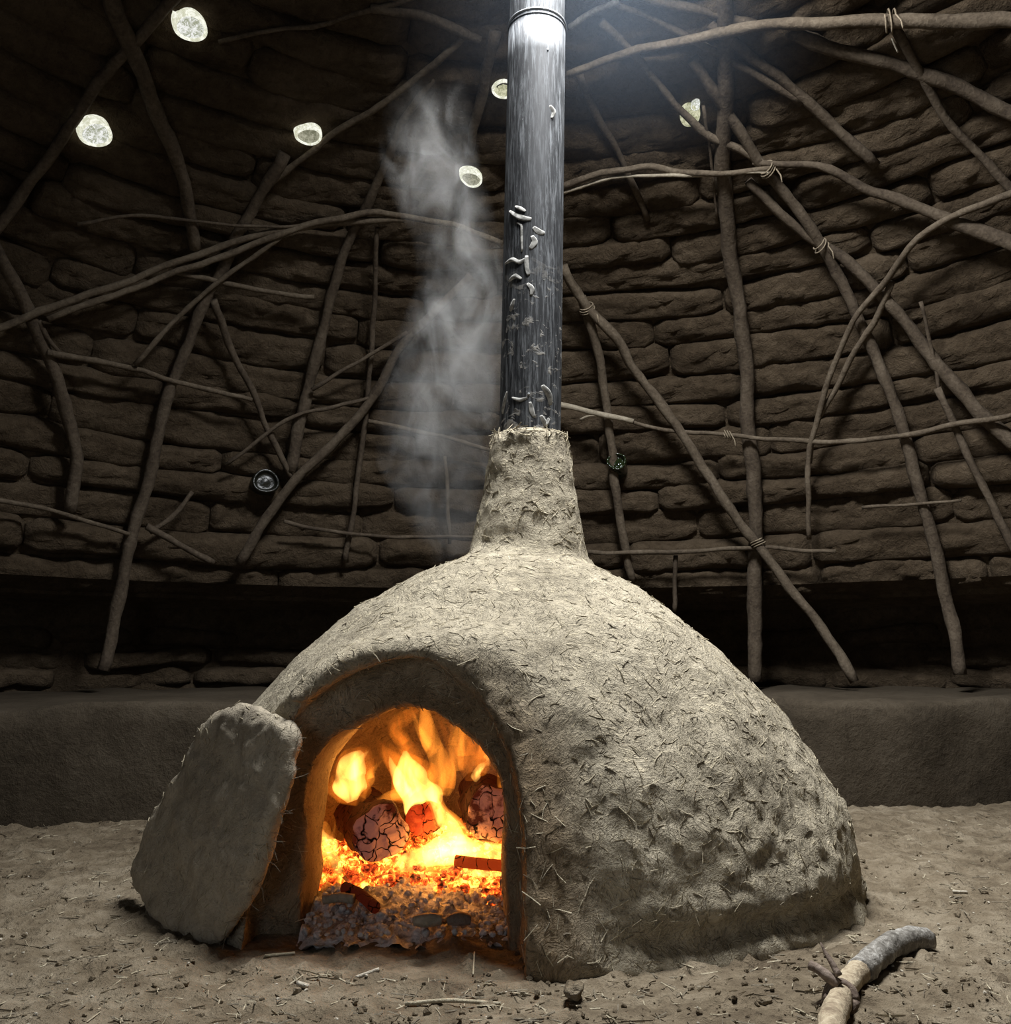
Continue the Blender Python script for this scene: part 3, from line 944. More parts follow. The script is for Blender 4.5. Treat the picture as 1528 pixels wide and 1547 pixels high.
M['char'] = char_mat('charred_bark', (0.03, 0.02, 0.016), (0.5, 0.04, 0.004, 0.06))
M['char_end'] = char_mat('ashen_log_end', (0.50, 0.36, 0.34), (0.9, 0.10, 0.03, 0.06))
M['char_red'] = char_mat('red_hot_log_end', (0.25, 0.07, 0.04), (1.0, 0.06, 0.008, 0.5))
M['char_hot'] = char_mat('glowing_char', (0.06, 0.02, 0.012), (1.0, 0.09, 0.010, 0.30))

# ember bed + ash: heaps of small lumps
def lump(c, r, seed, sub=1):
    bm = bmesh.new(); bmesh.ops.create_icosphere(bm, subdivisions=sub, radius=1)
    V = np.array([v.co[:] for v in bm.verts]); F = [tuple(v.index for v in f.verts) for f in bm.faces]; bm.free()
    rg = np.random.default_rng(seed)
    V = V * (1 + fbm(V + seed * 3.1, 1.5, 2, seed) * 0.55)[:, None]
    a = rg.uniform(0, 6.28, 3)
    Rz = np.array([[math.cos(a[0]), -math.sin(a[0]), 0], [math.sin(a[0]), math.cos(a[0]), 0], [0, 0, 1]])
    Rx = np.array([[1, 0, 0], [0, math.cos(a[1]), -math.sin(a[1])], [0, math.sin(a[1]), math.cos(a[1])]])
    V = (V * [1, rg.uniform(0.6, 1.0), rg.uniform(0.45, 0.8)]) @ Rx @ Rz
    return V * r + c, F
FY = 2.12
acc = Acc()
k = 0
for _ in range(800):
    x = RNG.uniform(-0.52, 0.14); y = RNG.uniform(2.10, 2.62)
    if ((x + 0.15) / 0.40) ** 2 + ((y - 2.42) / 0.33) ** 2 > 1: continue
    hgt = 0.066 + 0.02 * math.sin((x + 0.3) * 9) - 0.10 * max(0, 2.16 - y) / 0.06 * 0.5
    for q in range(2):
        r = RNG.uniform(0.008, 0.018)
        V, F = lump(np.array([x, y, max(0.01, hgt * (0.55 + 0.5 * q) + RNG.uniform(-0.015, 0.015))]), r, k, 1); k += 1
        acc.add(V, F)
o = obj('ember_bed', acc.V, acc.F, M['ember'], smooth=False)
tag(o, 'bed of glowing orange embers on the oven floor', 'embers', kind='stuff')
acc = Acc()
for _ in range(420):
    t = RNG.uniform(0, 1)
    x = RNG.uniform(-0.40, 0.005)
    y = 1.90 + 0.24 * RNG.uniform(0, 1) ** 0.8
    hump = 0.012 + 0.04 * np.clip((y - 1.92) / 0.2, 0, 1) * (0.75 + 0.4 * math.sin((x + 0.42) * 9.5))
    r = RNG.uniform(0.003, 0.011)
    V, F = lump(np.array([x, y, hump * RNG.uniform(0.3, 1.0)]), r, k, 1); k += 1
    acc.add(V, F)
# a body under the loose lumps
n = 64
xs = np.linspace(-0.41, 0.01, n); ys = np.linspace(1.88, 2.5, n)
Vg = []
for x in xs:
    for y in ys:
        Vg.append((x, y, -0.01 + 0.052 * np.clip((y - 1.90) / 0.22, 0, 1) * (0.75 + 0.35 * math.sin((x + 0.42) * 9.5))))
Vg = np.array(Vg); Vg[:, 2] += fbm(Vg * [1, 1, 0], 26, 3, 71, 0.6) * 0.030
Fg = [(i * n + j, (i + 1) * n + j, (i + 1) * n + j + 1, i * n + j + 1) for i in range(n - 1) for j in range(n - 1)]
acc.add(Vg, Fg)
o = obj('ash_heap', acc.V, acc.F, M['ash'])
tag(o, 'heap of pale grey ash in front of the fire', 'ash', kind='stuff')

def log(name, label, p0, p1, r, end_mat, seed, body_mat=None, squash=1.0):
    """a burning log: charred body from p0 (back) to p1 (end facing the mouth) and its cracked end"""
    root = empty(name, tuple((p0 + p1) / 2 - np.array([0, 0, r])))
    tag(root, label, 'log', 'logs burning in the oven')
    n = 16
    P = np.array([p0 + (p1 - p0) * t for t in np.linspace(0, 1, n)])
    V, F = tube(P, r, 26)
    d = fbm(V, 14, 3, seed, 0.6) * r * 0.35
    cen = np.repeat(P, 26, axis=0)
    V = cen + (V - cen) * (1 + d / r)[:, None]
    rl = np.array(root.location)
    obj('charred_body', V - rl, F, body_mat or M['char'], root)
    ringv = V[-26:]
    ax_ = (p1 - p0) / np.linalg.norm(p1 - p0)
    Ve, Fe = [], []
    c = ringv.mean(0)
    for q, (sc, lf) in enumerate(((1.0, -0.002), (0.97, 0.006), (0.8, 0.011), (0.5, 0.014), (0.2, 0.015))):
        for p in ringv: Ve.append(c + (p - c) * sc + ax_ * lf)
    Ve = np.array(Ve)
    Ve += ax_ * (fbm(Ve, 45, 3, seed + 5, 0.6) * 0.010)[:, None]
    for q in range(4):
        for k_ in range(26):
            k2 = (k_ + 1) % 26
            Fe.append((q * 26 + k_, q * 26 + k2, (q + 1) * 26 + k2, (q + 1) * 26 + k_))
    Fe.append(tuple(4 * 26 + k_ for k_ in range(26)))
    o = obj('cracked_end', Ve - rl, Fe, end_mat, root)
    return root
def P3(px, py, y): return at_y(px, py, y)
log('burning_log', 'fat charred log with an ash-pink cracked end under the flames', P3(545, 1228, 2.50), P3(578, 1258, 2.14), 0.062, M['char_end'], 101)
log('burning_log', 'small red hot log glowing between two bigger charred logs', P3(640, 1228, 2.52), P3(641, 1238, 2.20), 0.040, M['char_red'], 102)
log('burning_log', 'charred log with a pale grey cracked end against the mouth edge', P3(730, 1200, 2.50), P3(745, 1230, 2.17), 0.060, M['char_end'], 103)
def stick_thing(name, label, cat, pts, r, mat, group=None, sides=8, seed=0, amp=0.15, n=14):
    P = smooth_path(pts, n)
    V, F = tube(P, r, sides)
    cen = np.repeat(P, sides, axis=0)
    V = cen + (V - cen) * (1 + fbm(V, 40, 2, seed) * amp)[:, None]
    root_z = P[:, 2].min()
    o = obj(name, V, F, mat)
    return tag(o, label, cat, group)
stick_thing('charred_stick', 'thin red glowing stick lying across the embers', 'stick', [P3(688, 1300, 2.13), P3(725, 1305, 2.12), P3(766, 1308, 2.12)], 0.013, M['char_hot'], seed=3)
stick_thing('charred_stick', 'blackened stick sloping down into the grey ash', 'stick', [P3(520, 1340, 2.06), P3(545, 1352, 2.03), P3(568, 1372, 1.98)], 0.012, M['char'], seed=4)
stick_thing('wood_chunk', 'brown unburnt wood chunk lying on the ash', 'wood chunk', [P3(625, 1391, 1.915), P3(648, 1390, 1.91), P3(668, 1389, 1.91)], [0.008 + 0.006 * math.sin(math.pi * (i + 1) / 15) for i in range(14)], M['pole_pale'], seed=5, sides=6)
stick_thing('wood_chunk', 'dark brown wood chunk beside the grey ash edge', 'wood chunk', [P3(676, 1391, 1.92), P3(694, 1388, 1.92), P3(712, 1390, 1.92)], [0.007 + 0.006 * math.sin(math.pi * (i + 1) / 15) for i in range(14)], M['stem_collar'], seed=6, sides=6)
stick_thing('wood_chunk', 'flat brown bark scrap on top of the ash by the left jamb', 'wood chunk', [P3(488, 1360, 2.02), P3(512, 1356, 2.02), P3(535, 1358, 2.01)], 0.010, M['pole_pale'], seed=7, sides=6)

def flame_mat(name, col, strength, sc=14.0, thr=(0.40, 0.62)):
    m, nt, out = new_mat(name)
    v = objco(nt)
    n = noise(nt, mapping(nt, v, (1, 1, 0.45)), sc, 3, 0.55, 0.8)
    f = ramp(nt, [(thr[0], 0.10), (thr[1], 1.0)], n)
    e = nd(nt, 'ShaderNodeEmission'); e.inputs[0].default_value = (*col, 1)
    nt.links.new(mth(nt, 'MULTIPLY', f, strength), e.inputs[1])
    nt.links.new(e.outputs[0], out.inputs['Volume'])
    return m
M['fl_core'] = flame_mat('flame_core', (1.0, 0.45, 0.085), 120, 22, (0.36, 0.6))
M['fl_mid'] = flame_mat('flame_body', (1.0, 0.29, 0.028), 46, 24, (0.36, 0.62))
M['fl_out'] = flame_mat('flame_wisp', (1.0, 0.22, 0.016), 20, 26, (0.38, 0.62))
def flame(parts, label, y):
    p00 = P3(parts[0][1][0][0], parts[0][1][0][1], y)
    root = empty('flame', tuple(p00))
    tag(root, label, 'flame', 'flames in the oven mouth')
    for nm, pts, mat, dy in parts:
        q = [np.append(P3(px, py, y + dy), w * (y + dy) / FPX) for px, py, w in pts]
        P = smooth_path(q, 22)
        rr = np.maximum(P[:, 3], 0.0012)
        hgt_ = np.linspace(0, 1, 22)
        sd = int(pts[0][0] * 3 + pts[0][1])
        P[:, 0] += np.sin(hgt_ * 7 + sd) * hgt_ * 0.007
        rr = rr * (1 + 0.28 * np.sin(hgt_ * 11 + sd * 0.7) * (1 - hgt_))
        for q_ in range(2 if mat != 'fl_out' else 3):
            k0 = int(RNG.integers(4, 11))
            Q = P[k0:, :3].copy()
            tt = np.linspace(0, 1, len(Q))[:, None]
            Q += np.array([[RNG.uniform(-1, 1) * 0.030, RNG.uniform(-0.5, 0.5) * 0.03, RNG.uniform(-0.02, 0.016)]]) * tt + np.array([[rr[k0] * RNG.uniform(-0.6, 0.6), 0, 0]])
            rq = rr[k0] * 0.55 * (1 - tt[:, 0]) ** 0.8 + 0.0008
            Vq, Fq = tube(Q, rq, 10, flat=(np.array([0, 1.0, 0]), 0.6))
            obj('tongue_tip', Vq - p00, Fq, M[mat], root)
        V, F = tube(P[:, :3], rr, 14, flat=(np.array([0, 1.0, 0]), 0.6))
        V = V + np.c_[fbm(V, 13, 2, 201), fbm(V, 13, 2, 202), fbm(V, 13, 2, 203)] * 0.006
        obj(nm, V - p00, F, M[mat], root)
    return root
T_, W_ = 'tongue', 'wisp'
flame([(T_, [(532, 1212, 12), (528, 1190, 22), (530, 1168, 24), (540, 1150, 17), (546, 1136, 4)], 'fl_core', 0), (T_, [(545, 1205, 8), (556, 1178, 9), (566, 1162, 5), (576, 1148, 1)], 'fl_mid', 0.0), (W_, [(525, 1216, 18), (530, 1180, 33), (545, 1145, 22), (552, 1128, 5)], 'fl_out', 0)],
      'bright two-pointed flame on top of the fat charred log', 2.22)
flame([(T_, [(648, 1225, 22), (632, 1198, 30), (618, 1172, 24), (610, 1150, 12), (612, 1134, 3)], 'fl_core', 0), (T_, [(572, 1212, 5), (600, 1200, 12), (630, 1198, 16), (660, 1205, 8)], 'fl_mid', 0.02), (W_, [(650, 1215, 30), (620, 1175, 34), (596, 1140, 16), (588, 1118, 3)], 'fl_out', 0)],
      'broad white hot flame rising in the middle of the fire', 2.24)
flame([(T_, [(645, 1190, 6), (660, 1215, 9), (678, 1250, 11), (692, 1278, 15)], 'fl_core', 0), (W_, [(640, 1185, 10), (664, 1220, 14), (690, 1270, 20)], 'fl_mid', 0)],
      'bright streak of flame slanting down beside the red log', 2.16)
flame([(T_, [(600, 1308, 8), (635, 1296, 18), (672, 1284, 22), (715, 1284, 15), (764, 1287, 11)], 'fl_core', 0), (T_, [(690, 1318, 3), (730, 1318, 6), (764, 1318, 4)], 'fl_core', -0.01), (W_, [(590, 1312, 10), (650, 1296, 26), (768, 1290, 18)], 'fl_mid', 0)],
      'low white hot flame spreading along the embers', 2.15)
flame([(T_, [(512, 1320, 4), (505, 1298, 8), (492, 1278, 14), (488, 1262, 6), (490, 1250, 1)], 'fl_core', 0), (W_, [(515, 1322, 6), (495, 1285, 18), (486, 1240, 3)], 'fl_mid', 0)],
      'small yellow flame licking up beside the left jamb', 2.13)
flame([(W_, [(662, 1200, 18), (668, 1160, 18), (655, 1122, 15), (645, 1094, 11), (636, 1066, 7)], 'fl_mid', 0), (W_, [(640, 1160, 6), (612, 1122, 14), (600, 1098, 12), (628, 1074, 9), (650, 1060, 6)], 'fl_out', 0.03)],
      'tall orange flame curling up under the arch', 2.32)
flame([(W_, [(694, 1165, 10), (690, 1128, 11), (697, 1096, 11), (700, 1072, 8), (704, 1050, 4)], 'fl_mid', 0), (W_, [(716, 1180, 16), (716, 1150, 20), (712, 1110, 10), (718, 1080, 4)], 'fl_out', 0.02), (W_, [(675, 1190, 10), (684, 1150, 12), (676, 1115, 6), (668, 1090, 2)], 'fl_out', 0)],
      'orange flame standing behind the right hand log', 2.36)
flame([(T_, [(719, 1181, 3), (720, 1172, 7), (726, 1160, 5), (730, 1150, 1)], 'fl_core', 0), (T_, [(737, 1158, 2), (737, 1146, 4), (737, 1130, 1)], 'fl_core', 0), (W_, [(757, 1194, 2), (756, 1186, 4), (752, 1170, 2), (745, 1152, 1)], 'fl_mid', 0)],
      'small sharp flame on the log by the right jamb', 2.18)
# the fire's own light
for nm, pos, e, r in (('fire_light', P3(630, 1190, 2.30), 0.95, 0.07), ('fire_light', P3(660, 1285, 2.12), 0.7, 0.05)):
    fd = bpy.data.lights.new(nm, 'POINT'); fd.energy = e; fd.color = (1.0, 0.36, 0.08); fd.shadow_soft_size = r
    fo = bpy.data.objects.new(nm, fd); fo.location = pos; C.objects.link(fo)

# ------------------------------------------------------------------ branches lashed over the inside of the dome
def branch(name, label, px_pts, w, off=0.075, mat='pole', group=None, cut=True, w2=None, seed=None, extra=None):
    pts = [dome_hit(x, y, off) for x, y in px_pts]
    if extra is not None: pts = pts + [np.array(e) for e in extra]
    L = sum(np.linalg.norm(pts[i + 1] - pts[i]) for i in range(len(pts) - 1))
    n = max(10, int(L / 0.045))
    P = smooth_path(pts, n)
    seed = seed if seed is not None else int(abs(px_pts[0][0] * 7 + px_pts[0][1] * 13)) % 997
    P = P + np.c_[fbm(P, 5, 2, seed), fbm(P, 5, 2, seed + 1), fbm(P, 5, 2, seed + 2)] * 0.012
    dep = np.linalg.norm(P - CAMP, axis=1)
    w_ = np.linspace(w, w2 if w2 else w, n)
    rr = w_ * 0.5 * np.median(dep) / FPX
    kn = fbm(P, 9, 2, seed + 9)
    rr = rr * (1 + 0.22 * kn + 0.35 * np.maximum(0, fbm(P, 16, 1, seed + 11) - 0.22))
    V, F = tube(P, rr, 9)
    cen = np.repeat(P, 9, axis=0)
    V = cen + (V - cen) * (1 + fbm(V, 30, 2, seed + 4) * 0.28)[:, None]
    o = obj(name, V, F, M[mat])
    return tag(o, label, 'branch', group or 'branches lashed over the dome wall')
def bench_foot(px, py):
    p = dome_hit(px, py, 0.12)
    return (p[0], p[1], 0.37)
B = [
 # left half
 ('rafter_pole', 'thick dark pole passing between the two brightest glowing bottles', [(158, -25), (172, 15), (205, 90), (245, 190), (275, 260), (290, 340), (296, 378)], 22, .10, 'pole', 17),
 ('rafter_pole', 'dim slanting pole crossing the thick dark pole below the brightest bottle', [(275, -20), (215, 50), (148, 128), (58, 262), (-12, 355), (-50, 410)], 14, .085, 'pole', None),
 ('branch', 'thin curved branch running away from the smoky crown towards the brightest bottle', [(640, -8), (500, 33), (400, 48), (330, 66)], 8, .09, 'pole', 5),
 ('rafter_pole', 'slanting branch under the bottle with the bright lower edge', [(704, 56), (620, 125), (540, 180), (480, 220), (405, 280)], 10, .10, 'pole_light', 8),
 ('rafter_pole', 'long pole descending from below a glowing bottle to the wall foot', [(430, 232), (375, 330), (335, 405), (300, 480), (255, 600), (225, 720), (200, 810), (175, 930), (158, 1012)], 15, .09, 'pole', 18),
 ('rafter_pole', 'tapering pole behind the upper smoke, ending above the dark bottle', [(655, 118), (615, 175), (580, 255), (555, 310), (525, 370), (505, 430), (488, 500), (468, 580), (450, 650), (440, 712)], 10, .085, 'pole', 19),
 ('rafter_pole', 'short wide pole just left of the stove pipe near the crown', [(748, 45), (732, 120), (716, 190), (711, 232)], 18, .08, 'pole', 11),
 ('branch', 'bluish lit branch at the crown left of the stove pipe', [(560, 10), (650, 28), (725, 62)], 13, .10, 'pole', None),
 ('hoop_branch', 'lower branch of the doubled hoop curving away from the smoke', [(-30, 506), (60, 470), (180, 430), (300, 385), (400, 352), (500, 338), (610, 331)], 10, .125, 'pole_light', None),
 ('hoop_branch', 'upper branch of the doubled hoop curving behind the smoke', [(70, 482), (200, 437), (330, 388), (450, 345), (550, 322), (600, 326), (690, 342), (758, 368)], 9, .14, 'pole_light', None),
 ('branch', 'very thin twig arching just above the doubled hoop', [(118, 340), (200, 325), (290, 335), (400, 343), (470, 342)], 5, .14, 'pole', 4),
 ('branch', 'thin slanting stick crossing the long pole below the doubled hoop', [(203, 552), (260, 490), (320, 435), (425, 358)], 7, .13, 'pole_light', None),
 ('branch', 'short straight stick ending in a cut tip left of the smoke', [(262, 410), (325, 425), (400, 438), (474, 449)], 7, .12, 'pole_light', None),
 ('branch', 'level stick over the yellowish lit cob lump', [(70, 534), (140, 545), (220, 562), (290, 582), (380, 606)], 9, .12, 'pole_light', 7),
 ('rafter_pole', 'dark bent pole crossing the outer end of the doubled hoop', [(-10, 370), (15, 415), (50, 490), (80, 560), (105, 640), (115, 700), (108, 775)], 17, .09, 'pole', None),
 ('branch', 'small forked twig beside the dark bent pole under the doubled hoop', [(58, 486), (72, 512), (90, 532)], 9, .11, 'pole', 5),
 ('branch', 'slim pole slanting down to the dark bottle from the cut stick', [(322, 452), (350, 530), (380, 590), (410, 660), (440, 722)], 11, .10, 'pole', 9),
 ('rafter_pole', 'long slanting pole passing through the smoke to the dark bottle', [(712, 418), (690, 440), (615, 512), (565, 597), (500, 675), (445, 727), (390, 802), (362, 850)], 12, .12, 'pole', 15),
 ('branch', 'thin twig leaning on the tapering pole left of the smoke', [(616, 503), (545, 545), (470, 588)], 6, .13, 'pole', None),
 ('branch', 'crooked thin twig above and right of the dark bottle', [(340, 702), (395, 660), (440, 632), (500, 615), (566, 600)], 6, .12, 'pole', None),
 ('branch', 'slender upright stick in the faint edge of the smoke', [(570, 345), (566, 450), (560, 550), (550, 650), (536, 760), (522, 850)], 7, .08, 'pole', 9),
 ('branch', 'level thin stick behind the smoke at neck height', [(556, 636), (620, 650), (680, 662), (745, 682)], 7, .11, 'pole_light', 6),
 ('branch', 'low level stick ending near the foot of the long pole', [(-20, 755), (60, 766), (120, 785), (195, 806)], 7, .12, 'pole_light', 6),
 ('branch', 'short dark stub with a pale cut end at the foot of the long pole', [(222, 796), (270, 822), (322, 851)], 10, .14, 'pole', 9),
 ('branch', 'short stub slanting up from the pale cut stub', [(225, 806), (255, 785), (292, 744)], 8, .11, 'pole', 6),
 ('branch', 'long thin level stick low behind the smoke beside the oven', [(428, 788), (500, 803), (600, 811), (722, 811)], 6, .12, 'pole', 5),
 ('branch', 'thin upright twig in the smoke beside the oven neck', [(672, 690), (676, 750), (680, 822)], 6, .11, 'pole_light', None),
 # right half
 ('hoop_branch', 'thickest pale hoop branch, closest under the crown beside the pipe', [(856, 112), (950, 80), (1040, 60), (1130, 42), (1250, 33), (1350, 31), (1450, 33), (1560, 29)], 10, .16, 'pole_light', 20),
 ('rafter_pole', 'narrow rafter starting at the blue lit crown right of the pipe', [(930, 4), (1034, 52), (1100, 88), (1160, 120), (1212, 156)], 9, .09, 'pole', 12),
 ('branch', 'short pale branch end in the blue light beside the pipe', [(862, 40), (895, 18), (935, 2)], 8, .11, 'pole_grey', 9),
 ('rafter_pole', 'stout rafter crossing bare cob below the thick pale hoop', [(1075, 35), (1125, 78), (1200, 135), (1265, 195), (1322, 250)], 13, .085, 'pole', 15),
 ('rafter_pole', 'rafter running past the broken glowing bottle to the hoop joint', [(908, 32), (960, 85), (1000, 135), (1040, 180), (1075, 207), (1110, 222), (1140, 240), (1164, 258)], 10, .11, 'pole_light', 11),
 ('rafter_pole', 'main slanting rafter through the hoop joint down to the wall foot', [(1045, 88), (1085, 150), (1115, 195), (1150, 245), (1200, 310), (1245, 375), (1275, 432), (1306, 500), (1330, 556), (1362, 640), (1385, 723), (1408, 811), (1427, 890), (1440, 950), (1452, 1020)], 13, .10, 'pole', 18),
 ('rafter_pole', 'upright mud covered post right of the stove pipe', [(1094, -20), (1098, 120), (1092, 250), (1098, 330), (1105, 400), (1120, 480), (1130, 560), (1128, 640), (1137, 700), (1142, 780), (1142, 860), (1140, 950), (1140, 1030)], 20, .08, 'pole', 22),
 ('rafter_pole', 'stout slanting pole crossed by the bent saplings', [(1130, 272), (1199, 340), (1244, 370), (1269, 385), (1319, 432), (1364, 482), (1403, 535), (1464, 603), (1540, 682)], 12, .10, 'pole', 20),
 ('rafter_pole', 'thick faint pole branching away just under the thick pale hoop', [(1195, 46), (1264, 75), (1354, 100), (1430, 125), (1464, 140), (1560, 186)], 17, .08, 'pole', None),
 ('rafter_pole', 'slim pole hanging from the tie on the thick pale hoop', [(1350, 38), (1390, 110), (1430, 180), (1480, 232), (1550, 305)], 11, .10, 'pole', None),
 ('hoop_branch', 'upper of two branches in the hoop right of the pipe', [(846, 284), (900, 262), (985, 252), (1010, 260), (1080, 260), (1165, 256)], 10, .15, 'pole_light', 8),
 ('hoop_branch', 'thin pale branch under the hoop right of the pipe', [(846, 293), (900, 276), (960, 266), (1080, 264), (1165, 260)], 5, .16, 'pole_pale', 5),
 ('hoop_branch', 'thickening hoop branch running on from the tied joint', [(1140, 246), (1220, 250), (1270, 265), (1310, 285), (1370, 305), (1430, 330), (1480, 350), (1560, 378)], 8, .12, 'pole', 20),
 ('hoop_branch', 'longest bent sapling arching down over the stout slanting pole', [(1550, 283), (1480, 310), (1425, 335), (1380, 370), (1340, 425), (1300, 470), (1270, 530), (1245, 600), (1230, 650), (1222, 690), (1222, 750), (1222, 815)], 9, .155, 'pole_light', 8),
 ('hoop_branch', 'second bent sapling hugging the arching one', [(1346, 425), (1325, 480), (1308, 505), (1270, 572), (1235, 642), (1224, 700)], 9, .13, 'pole_light', 7),
 ('rafter_pole', 'long straight brace slanting from the pipe to the bench', [(850, 402), (885, 462), (930, 510), (960, 560), (1000, 612), (1040, 672), (1080, 732), (1120, 792), (1145, 822), (1190, 882), (1240, 945), (1278, 1005), (1292, 1030)], 14, .15, 'pole_light', 14),
 ('rafter_pole', 'upright pole tied to the slanting brace beside the pipe', [(878, 448), (900, 520), (915, 600), (925, 700), (935, 770), (945, 830), (957, 880)], 14, .11, 'pole_light', 13),
 ('branch', 'pale peeled stick poking out behind the pipe', [(838, 610), (870, 616), (905, 625), (957, 636)], 10, .16, 'pole_pale', 8),
 ('branch', 'level stick tied across the upright post at neck height', [(950, 636), (1010, 650), (1090, 657), (1160, 662), (1230, 666), (1300, 665), (1370, 658), (1430, 645), (1490, 635), (1550, 622)], 6, .145, 'pole_light', 8),
 ('branch', 'low level stick with a pale cut tip behind the oven', [(888, 833), (970, 835), (1060, 831), (1140, 828), (1200, 830), (1263, 833)], 7, .14, 'pole_light', 6),
 ('branch', 'thin level twig crossing the lower end of the main slanting rafter', [(1305, 766), (1380, 763), (1450, 754)], 5, .13, 'pole_light', 4),
 ('rafter_pole', 'slim pole slanting down from beneath the stout slanting pole', [(1418, 585), (1450, 660), (1480, 722), (1505, 772), (1545, 850)], 9, .12, 'pole', 11),
 ('branch', 'dry upright twig crossing the stout slanting pole', [(1392, 455), (1402, 500), (1412, 548), (1420, 592)], 5, .12, 'pole', None),
 ('branch', 'short upright peg behind the oven under the low stick', [(1021, 838), (1020, 880), (1019, 925)], 7, .12, 'pole', None),
 ('branch', 'faint upright branch right of the pipe near the crown', [(872, 105), (905, 180), (940, 240), (978, 332)], 11, .06, 'pole', 9),
 ('branch', 'thin hanging root beside the upright mud covered post', [(1062, 160), (1076, 250), (1083, 335)], 5, .11, 'pole', 3),
 ('branch', 'broad bluish branch beside the narrow rafter at the crown', [(960, -12), (1010, 6), (1080, 22), (1140, 36)], 15, .09, 'pole', 12),
]
for nm, lab, pts, w, off, mt, w2 in B:
    branch(nm, lab, pts, w, off, mt, None, True, w2)
# lashings
def lashing(label, px, py, off, axis_px, R, turns=3):
    c = dome_hit(px, py, off)
    a = dome_hit(axis_px[0], axis_px[1], off) - c; a /= np.linalg.norm(a)
    e = np.cross(a, [0, 0, 1.0]); e /= np.linalg.norm(e); f = np.cross(a, e)
    t = np.linspace(0, turns * 2 * math.pi, turns * 16)
    P = np.array([c + (e * math.cos(x) + f * math.sin(x)) * R * (1 + 0.06 * math.sin(x * 1.7)) + a * ((x / t[-1] - 0.5) * 0.035 + 0.01 * math.sin(x)) for x in t])
    P = np.vstack([P, P[-1] + np.array([0.012, -0.01, -0.03]), P[-1] + np.array([0.015, -0.012, -0.06])])
    V, F = tube(P, 0.0030, 6)
    tag(obj('rope_lashing', V, F, M['rope']), label, 'rope', 'lashings on the branches')
lashing('rope lashing tying the slanting brace to its upright pole', 887, 466, 0.13, (895, 500), 0.034)
lashing('pale rope tie where the brace crosses the upright post', 1145, 820, 0.14, (1120, 790), 0.030)
lashing('frayed straw tie on the level stick beside the upright post', 1100, 657, 0.145, (1120, 659), 0.018)
lashing('tie at the joint of rafter and hoop right of the pipe', 1160, 256, 0.13, (1175, 280), 0.032)
lashing('tie on the thick pale hoop where the slim pole hangs', 1345, 32, 0.15, (1380, 32), 0.036, 2)
lashing('tie where the main rafter meets the stout slanting pole', 1240, 371, 0.115, (1255, 395), 0.030, 2)
# two fibre wisps
def strand(label, pts, off, r, mat):
    P = smooth_path([dome_hit(x, y, off) for x, y in pts], 8)
    V, F = tube(P, r, 5)
    tag(obj('dry_strand', V, F, mat), label, 'straw')
strand('white straw hanging below the thick pale hoop', [(1348, 58), (1352, 68), (1357, 79)], 0.17, 0.003, M['chip'])
strand('split pale sliver under the peeled stick behind the pipe', [(877, 634), (888, 629), (903, 627)], 0.165, 0.006, M['pole_pale'])

# ------------------------------------------------------------------ bottle ends set in the wall
def bottle_mat(name, lo, hi, s, sc=60):
    m, nt, out = new_mat(name)
    v = objco(nt)
    n = noise(nt, v, sc, 5, 0.75, 1.2)
    col = ramp(nt, [(0.42, lo), (0.50, tuple((a + b) / 2 for a, b in zip(lo, hi))), (0.57, hi)], n)
    b = bsdf(nt, out, (0.06, 0.065, 0.05), 0.15, bump(nt, n, 0.004, 1), 0.5)
    nt.links.new(col, b.inputs['Emission Color'])
    b.inputs['Emission Strength'].default_value = s
    return m
M['btl'] = bottle_mat('daylit_clear_glass', (0.34, 0.36, 0.25), (1.0, 1.0, 0.98), 0.9)
M['btl2'] = bottle_mat('daylit_dusty_glass', (0.20, 0.20, 0.13), (0.55, 0.53, 0.40), 0.7)
M['btl_rim'] = bottle_mat('daylit_glass_rim', (0.62, 0.62, 0.46), (1.0, 1.0, 0.88), 1.0, 30)
M['btl3'] = bottle_mat('daylit_yellow_glass', (0.40, 0.40, 0.22), (0.95, 0.93, 0.65), 0.7)
m, nt, out = new_mat('green_bottle_glass')
b = bsdf(nt, out, (0.012, 0.020, 0.006), 0.14, bump(nt, voro(nt, objco(nt), 70), 0.006, 1), 0.8)
M['btl_green'] = m
m, nt, out = new_mat('dark_bottle_glass')
b = bsdf(nt, out, (0.010, 0.011, 0.007), 0.35, bump(nt, noise(nt, objco(nt), 30), 0.006, 1), 0.8)
M['btl_dark'] = m
